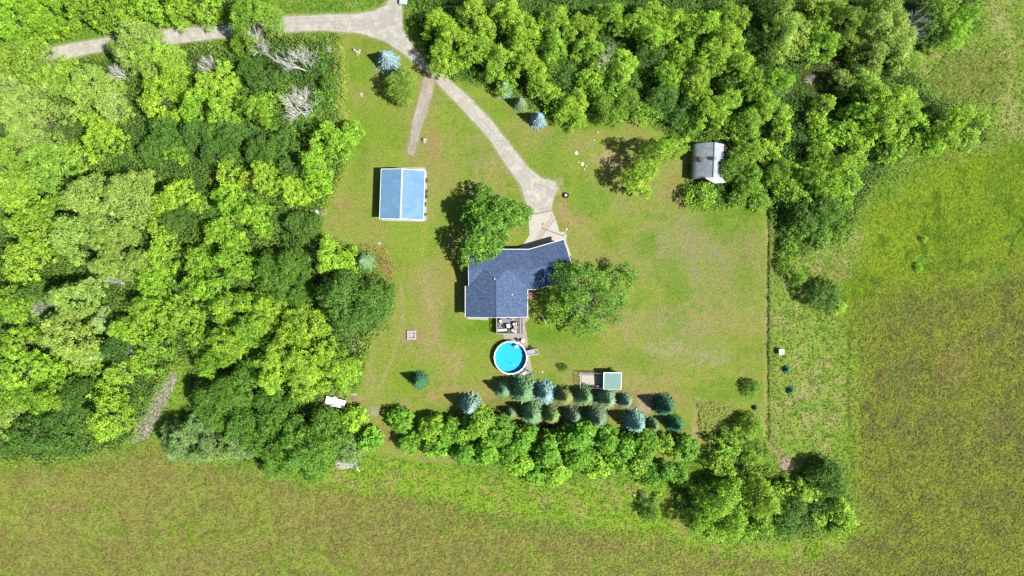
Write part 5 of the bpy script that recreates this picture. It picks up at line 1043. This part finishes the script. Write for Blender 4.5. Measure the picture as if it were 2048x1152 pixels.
# ---- kennel
kz = P(1225, 762.4, 2.4); ken = thing('dog_kennel', 'small shed with sea-green roof and white trim at the end of a dog run', 'kennel', (kz.x, kz.y, 0), math.radians(-.5)); kw = 17.2*S*.984; kh = 16.4*S*.984
SEA = mat('sea_green_metal', col(150, 192, 186), col(140, 182, 176), 1.2, .5)
mb = MB(); mb.add([(-kw, -kh, 2.2), (kw, -kh, 2.2), (kw, kh, 2.5), (-kw, kh, 2.5), (-kw, -kh, 2.12), (kw, -kh, 2.12), (kw, kh, 2.42), (-kw, kh, 2.42)], [(0, 1, 2, 3), (7, 6, 5, 4), (0, 4, 5, 1), (1, 5, 6, 2), (2, 6, 7, 3), (3, 7, 4, 0)]); mb.build('roof', SEA, ken)
mb = MB(); [mb.bar((s_*(kw+.04), -kh, 2.19), (s_*(kw+.04), kh+.1, 2.5), .14, .12) for s_ in (-1, 1)]; mb.bar((-kw-.1, kh+.07, 2.48), (kw+.1, kh+.07, 2.48), .14, .12); mb.bar((-kw, -kh-.03, 2.14), (kw, -kh-.03, 2.14), .05, .1); mb.build('trim', WHITE, ken)
mb = MB(); mb.box(0, 0, 0, 2.1, 2*kw-.3, 2*kh-.3); mb.build('wall', mat('brown_siding', (.2, .14, .11), (.15, .1, .08), 3, .8), ken)
l = MB().box(-kw+.1, 0, .05, 1.6, .06, .8).build('door', DARK, ken)
tag(MB().prism(pp([(1158.5, 744.5), (1209, 745.5), (1209, 777), (1159.5, 773.5)]), -.05, .05).build('kennel_slab', mat('stained_concrete', col(206, 192, 176), col(178, 160, 146), 1.2, .9)), kind='structure')
tag(MB().sheet(pp(wobble(smooth_poly([(1164, 751), (1172, 750), (1193, 751), (1207, 752), (1207, 767), (1190, 769), (1170, 767), (1163, 762)], 1), 3, .8)), .054).build('kennel_sand', mat('white_sand', col(240, 232, 216), col(226, 214, 196), 2, .9)), kind='structure')
f0 = P(1158.5, 744.5); f1 = P(1206, 745.2); f2 = P(1207, 774.5); f3 = P(1159.5, 773.5)
fen = thing('dog_run_fence', 'chain link fence around the sandy concrete dog run', 'fence', (f0.x, f0.y, 0)); FO = (f0.x, f0.y, 0)
for a, b in ((f0, f1), (f0, f3), (f3, f2)):
    n = 3; mb = MB(FO)
    for i in range(n+1):
        c = a.lerp(b, i/n)
        if not (a is f0 and b is f3 and i == 0) and not (a is f3 and i == 0): MB(FO).tube((c.x, c.y, 0.0), (c.x, c.y, 1.85), .035, .035, 8).build('post', GREYM, fen)
    mb.tube((a.x, a.y, 1.83), (b.x, b.y, 1.83), .035, .035, 8); mb.tube((a.x, a.y, .15), (b.x, b.y, .15), .02, .02, 6); mb.build('rail', GREYM, fen)
    mb = MB(FO); L = (b-a).length; d = (b-a).normalized(); stp = .16; nn_ = int(L/stp)
    for i in range(nn_):
        for sg in (1, -1):
            s0 = a+d*(stp*i); e = s0+d*sg*1.6; t0 = 1.0
            if (e-a).dot(d) < 0: t0 = (s0-a).length/1.6
            if (e-a).dot(d) > L: t0 = (L-(s0-a).length)/1.6
            e = s0+d*sg*1.6*t0; mb.tube((s0.x, s0.y, .16), (e.x, e.y, .16+1.65*t0), .006, .006, 3, False)
    mb.build('mesh', GREYM, fen)
# ---- white trailer
tc_ = P(670, 804.8, 1.2); o = thing('utility_trailer', 'white flat-topped trailer parked half in shade at the wood edge', 'trailer', (tc_.x, tc_.y, 0), math.radians(-14)); tl, tw = 38.5*S, 15.5*S
TARP = mat('white_tarp', (.74, .74, .74), (.64, .64, .66), 2, .6, .02)
mb = MB(); mb.box(0, 0, .55, 1.15, tl, tw); mb.build('body', WHITE, o, bevel=.03)
mb = MB(); nx_, ny_ = 14, 8; vs = []; 
for j in range(ny_+1):
    for i in range(nx_+1):
        x = -tl/2-.04+(tl+.08)*i/nx_; y = -tw/2-.04+(tw+.08)*j/ny_; e = (i in (0, nx_) or j in (0, ny_)); vs.append((x, y, 1.12 if e else 1.2+.06*math.sin(i*1.7)*math.cos(j*1.3)+.05*(1-abs(2*j/ny_-1))))
mb.add(vs, [(j*(nx_+1)+i, j*(nx_+1)+i+1, (j+1)*(nx_+1)+i+1, (j+1)*(nx_+1)+i) for j in range(ny_) for i in range(nx_)]); mb.build('cover', TARP, o)
MB().bar((tl/2, 0, .5), (tl/2+1.2, 0, .45), .09, .09).bar((tl/2, -.5, .5), (tl/2+.9, 0, .45), .06, .06).bar((tl/2, .5, .5), (tl/2+.9, 0, .45), .06, .06).tube((tl/2+1.1, 0, 0), (tl/2+1.1, 0, .5), .03, .03, 6).build('tow_bar', GREYM, o)
for s_ in (-1, 1):
    w_ = MB().tube((-.3, s_*(tw/2+.02), .33), (-.3, s_*(tw/2+.2), .33), .33, .33, 18).build('wheel', TYRE, o); MB().tube((-.3, s_*(tw/2+.2), .33), (-.3, s_*(tw/2+.215), .33), .18, .18, 12).build('rim', GREYM, w_)
    MB().box(-.3, s_*(tw/2+.12), .70, .73, .8, .24).build('fender', WHITE, o)
MB().box(-.2, 0, .42, .55, tl-.2, tw-.3).build('chassis', DARK, o)
# ---- fire pit
o = simple('fire_pit', 'square white-framed pit on bare ground left of the house', 'fire pit', 823.5, 670, 0, 0)
w_ = 1.0; mb = MB()
for a in (-1, 1): mb.box(a*w_*.82, 0, 0, .38, .32, 2*w_); mb.box(0, a*w_*.82, 0, .38, 2*w_-.66, .32)
mb.build('surround', mat('whitewashed_block', col(236, 226, 218, 2.4), col(214, 202, 194, 2.4), 4, .9, .01), o); MB().box(0, 0, .0, .06, 1.3, 1.3).build('ash_bed', mat('pale_ash', col(226, 220, 218), col(180, 170, 165), 3, .95), o)
mb = MB(); [mb.tube((-.45, -.3+.18*i, .1), (.45, -.1+.1*i, .16), .05, .04, 6) for i in range(4)]; mb.build('log', PALEBARK, o)
# ---- yard light
o = simple('yard_light', 'tall thin pole light with one arm at the driveway corner', 'lamp post', 1126.5, 471.5); MB().tube((0, 0, 0), (0, 0, 6.4), .07, .05, 10).build('pole', GREYM, o); MB().tube((0, 0, 0), (0, 0, .12), .22, .18, 10).build('base', CONC, o)
MB().tube((0, 0, 6.35), (.25, .9, 6.6), .03, .03, 8).build('arm', WHITE, o); MB().tube((.25, .9, 6.48), (.3, 1.05, 6.6), .16, .08, 10).build('lamp_head', WHITE, o)
# ---- small things on the lawns
def rocks(label, px, py, spec, m=STONE, name='rock_pile', cat='rocks'):
    o = simple(name, label, cat, px, py); r_ = random.Random(int(px)); 
    for (x, y, r, h) in spec:
        mb = MB(); mb.dome((0, 0, 0), r, r*.85, h, 9, 4, r_, .12); q = mb.build('rock', m, o, smooth=True); q.location = (x, y, -.01)
rocks('pale rock pile with a dark hollow near the top of the left lawn', 713, 103, [(0, -.1, .45, .5), (.5, -.35, .35, .3), (.6, .2, .4, .35), (.15, -.75, .25, .25), (-.45, .25, .4, .6)])
rocks('single white rock by the road above the round blue spruce', 763, 106.5, [(0, 0, .38, .5)], WHITE, 'white_rock', 'rock')
rocks('flat pale stones on the left lawn', 722, 189, [(-.1, .2, .3, .1), (.1, -.25, .3, .1), (.25, .2, .22, .08)], name='flat_stones')
rocks('pale boulder with a black side beside the brown gravel path', 848, 280, [(.1, 0, .55, .75), (.0, -.5, .35, .35)], name='boulder', cat='rock')
rocks('grey stepping stone above the dry weed ring', 758, 486.5, [(0, 0, .4, .12)], name='flat_stone', cat='rock')
rocks('white stone on the grass below and right of the pool steps', 1084.5, 743.5, [(0, 0, .22, .25)], WHITE, 'white_rock', 'rock')
o = simple('planter_ring', 'black round planter with a white middle by the end of the gravel', 'planter', 1132, 391); m_ = MB(); ring(m_, .40, .62, 0, .5, 18); m_.build('ring', TYRE, o); MB().tube((0, 0, 0), (0, 0, .3), .40, .40, 18).build('soil', DARK, o); MB().tube((-.03, 0, .3), (-.03, 0, .46), .26, .24, 12).build('white_cap', WHITE, o)
for i, (x, y, r, lb) in enumerate(((1153, 306.5, .36, 'upper of two white septic lids on the upper lawn'), (1165, 328.3, .34, 'lower of two white septic lids on the upper lawn'))):
    o = simple('septic_lid', lb, 'lid', x, y, 0, 0, 'septic lids'); MB().tube((0, 0, 0), (0, 0, .14), r, r, 20).build('lid', WHITE, o); MB().tube((0, 0, .14), (0, 0, .17), r*.5, r*.45, 14).build('centre', CONC, o)
for i, (x, y, lb) in enumerate(((1157, 324.8, 'tiny white pipe cap between the two septic lids'), (1171.8, 332.4, 'tiny white pipe cap right of the lower septic lid'), (1168.5, 339, 'tiny white pipe cap below the lower septic lid'), (1202, 248, 'tiny white cap on the grass near the wood edge'), (1188.5, 281, 'tiny white cap on the grass above the septic lids'), (1195.5, 265.5, 'tiny white cap between wood edge and septic lids'))):
    o = simple('pipe_cap', lb, 'pipe cap', x, y, 0, 0, 'white pipe caps'); MB().tube((0, 0, 0), (0, 0, .25), .09, .09, 10).build('pipe', WHITE, o); MB().tube((0, 0, .25), (0, 0, .3), .13, .11, 10).build('cap', WHITE, o)
o = simple('beehive_box', 'white box on short legs in the long grass by the lawn edge', 'box', 1562.5, 703.8, 1.0); o.location.z = 0
MB().box(0, 0, .35, 1.25, .95, 1.1).build('body', WHITE, o, bevel=.02); MB().box(0, 0, 1.25, 1.33, 1.05, 1.2).build('lid', WHITE, o, bevel=.01); [MB().box(a*.4, b*.45, 0, .35, .08, .08).build('leg', GREYM, o) for a in (-1, 1) for b in (-1, 1)]; MB().box(.62, -.1, .4, .8, .2, .5).build('side_tray', GREYM, o)
o = simple('bench', 'pale grey bench at the wood edge below the woodpile', 'bench', 657.5, 481, 0, math.radians(-6)); MB().box(0, 0, .42, .5, 1.15, .62).build('seat', mat('pale_grey', (.36, .38, .40), (.28, .3, .32), 4, .8), o); [MB().box(a*.45, 0, 0, .42, .1, .5).build('leg', STONE, o) for a in (-1, 1)]
o = simple('woodpile', 'tan pile of split boards at the left edge of the lawn', 'woodpile', 646.5, 425); r_ = random.Random(9); mb = MB()
for i in range(46): mb.box(r_.uniform(-.55, .55), r_.uniform(-.5, .5), .02+.04*(i//6), .05+.04*(i//6), r_.uniform(.5, 1.0), r_.uniform(.08, .16), r_.uniform(0, 3.1))
mb.build('boards', TANW, o)
o = simple('white_bin', 'white sheet-topped bin leaning against the tan woodpile', 'bin', 635.5, 425.5, 0, .3); MB().box(0, 0, 0, .5, .6, .95).build('body', WHITE, o, bevel=.03); MB().box(0, 0, .5, .55, .66, 1.0).build('lid', WHITE, o, bevel=.01)
for i, (x, y, a, lb) in enumerate(((708, 696.5, -38, 'lower left of two weathered pallets at the wood edge'), (722.5, 687.5, -28, 'upper right of two weathered pallets at the wood edge'))):
    o = simple('pallet', lb, 'pallet', x, y, 0, math.radians(a), 'weathered pallets'); [MB().box(0, -.42+.14*k, .10, .125, 1.45, .11).build('board', TANW, o) for k in range(7)]; [MB().box(-.6+.6*k, 0, 0, .10, .1, .95).build('runner', BARK, o) for k in range(3)]
o = simple('bent_plank', 'white bent plank lying in the grass beside the grey brush heap', 'plank', 715, 937, .0); MB().bar((-.1, .1, .2), (.7, .75, .12), .12, .06).bar((-.1, .1, .2), (.55, -.65, .08), .12, .06).box(-.1, .1, 0, .18, .12, .12).build('plank', WHITE, o)
o = simple('rubble', 'pale lump of rubble at the wood edge right of the white trailer', 'rubble', 707, 788.5); [MB().dome((0, 0, 0), .3, .25, .25, 8, 4, random.Random(k), .15).build('rock', STONE, o).__setattr__('location', (k*.4-.4, .1*(k % 2), 0)) for k in range(3)]
o = simple('leaning_pole', 'leaning grey pole at the foot of the small crown beside the house', 'pole', 1092, 648.5); MB().tube((0, 0, 0), (-1.0, 2.3, 1.9), .09, .08, 8).build('pole', PALEBARK, o)
for i, (x, y, lb) in enumerate(((826, 940, 'small grey rock in the bottom field below the young maples'), (1268, 990, 'white stone in the grass left of the dark bush in the bottom field'))):
    rocks(lb, x, y, [(0, 0, .28, .2)], WHITE if i else STONE, 'field_rock', 'rock')
# ---- vehicle at the top edge, nose into the photo
vp = P(807, -14, 1.0); car = thing('parked_car', 'pale blue car nosing in at the top edge beside the gravel road', 'car', (vp.x, vp.y, 0), math.radians(-4))
PAINT = mat('pale_blue_paint', (.34, .50, .66), (.30, .46, .62), .7, .22, spec=.7)
prof = [(-2.3, .35), (-2.28, .75), (-2.05, .92), (-1.25, 1.02), (-.55, 1.42), (.9, 1.46), (1.55, 1.05), (2.2, .98), (2.3, .7), (2.3, .35)]
def carloft(w0, prof, zc=None):
    v = []; n = len(prof); rows = []
    for s_, kz in ((-1, .0), (-.86, 1), (0, 1.015), (.86, 1), (1, .0)):
        for (y, z) in prof:
            zz = .35+(z-.35)*(1 if kz else .62); ww = w0*(1 - .12*max(0, (z-.95)/.5)); k = 1-.10*max(0, abs(y)-1.7)/.6; v.append((s_*ww*k, y*(1 if kz else .985), .35+(zz-.35)*max(kz, 1)))
        rows.append(n)
    f = []
    for r in range(4):
        for i in range(n-1): a = r*n+i; f.append((a, a+1, a+n+1, a+n))
        f.append((r*n+n-1, r*n, (r+1)*n, (r+1)*n+n-1))
    f += [tuple(range(n))[::-1], tuple(range(4*n, 5*n))]
    return v, f
v, f = carloft(.92, prof); MB().add(v, f).build('body', PAINT, car, smooth=False, bevel=.05)
MB().add([(-.66, -1.22, 1.06), (.66, -1.22, 1.06), (.58, -.62, 1.44), (-.58, -.62, 1.44), (-.66, -1.2, 1.0), (.66, -1.2, 1.0), (.58, -.6, 1.38), (-.58, -.6, 1.38)], [(0, 1, 2, 3), (7, 6, 5, 4), (0, 4, 5, 1), (1, 5, 6, 2), (2, 6, 7, 3), (3, 7, 4, 0)]).build('windscreen', GLASS, car)
MB().add([(-.58, .98, 1.48), (.58, .98, 1.48), (.66, 1.52, 1.12), (-.66, 1.52, 1.12), (-.58, .96, 1.42), (.58, .96, 1.42), (.66, 1.5, 1.06), (-.66, 1.5, 1.06)], [(3, 2, 1, 0), (4, 5, 6, 7), (1, 5, 4, 0), (2, 6, 5, 1), (3, 7, 6, 2), (0, 4, 7, 3)]).build('rear_window', GLASS, car)
for s_ in (-1, 1):
    MB().box(s_*.84, .1, 1.0, 1.3, .05, 1.5).build('side_window', GLASS, car); MB().box(s_*.66, -2.22, .66, .80, .34, .12).build('headlight', WHITE, car); MB().box(s_*1.02, -.75, .98, 1.12, .16, .12).build('mirror', PAINT, car)
    for y in (-1.4, 1.4):
        w_ = MB().tube((s_*.76, y, .33), (s_*.96, y, .33), .33, .33, 20).build('wheel', TYRE, car); MB().tube((s_*.96, y, .33), (s_*.975, y, .33), .2, .2, 14).build('rim', GREYM, w_)
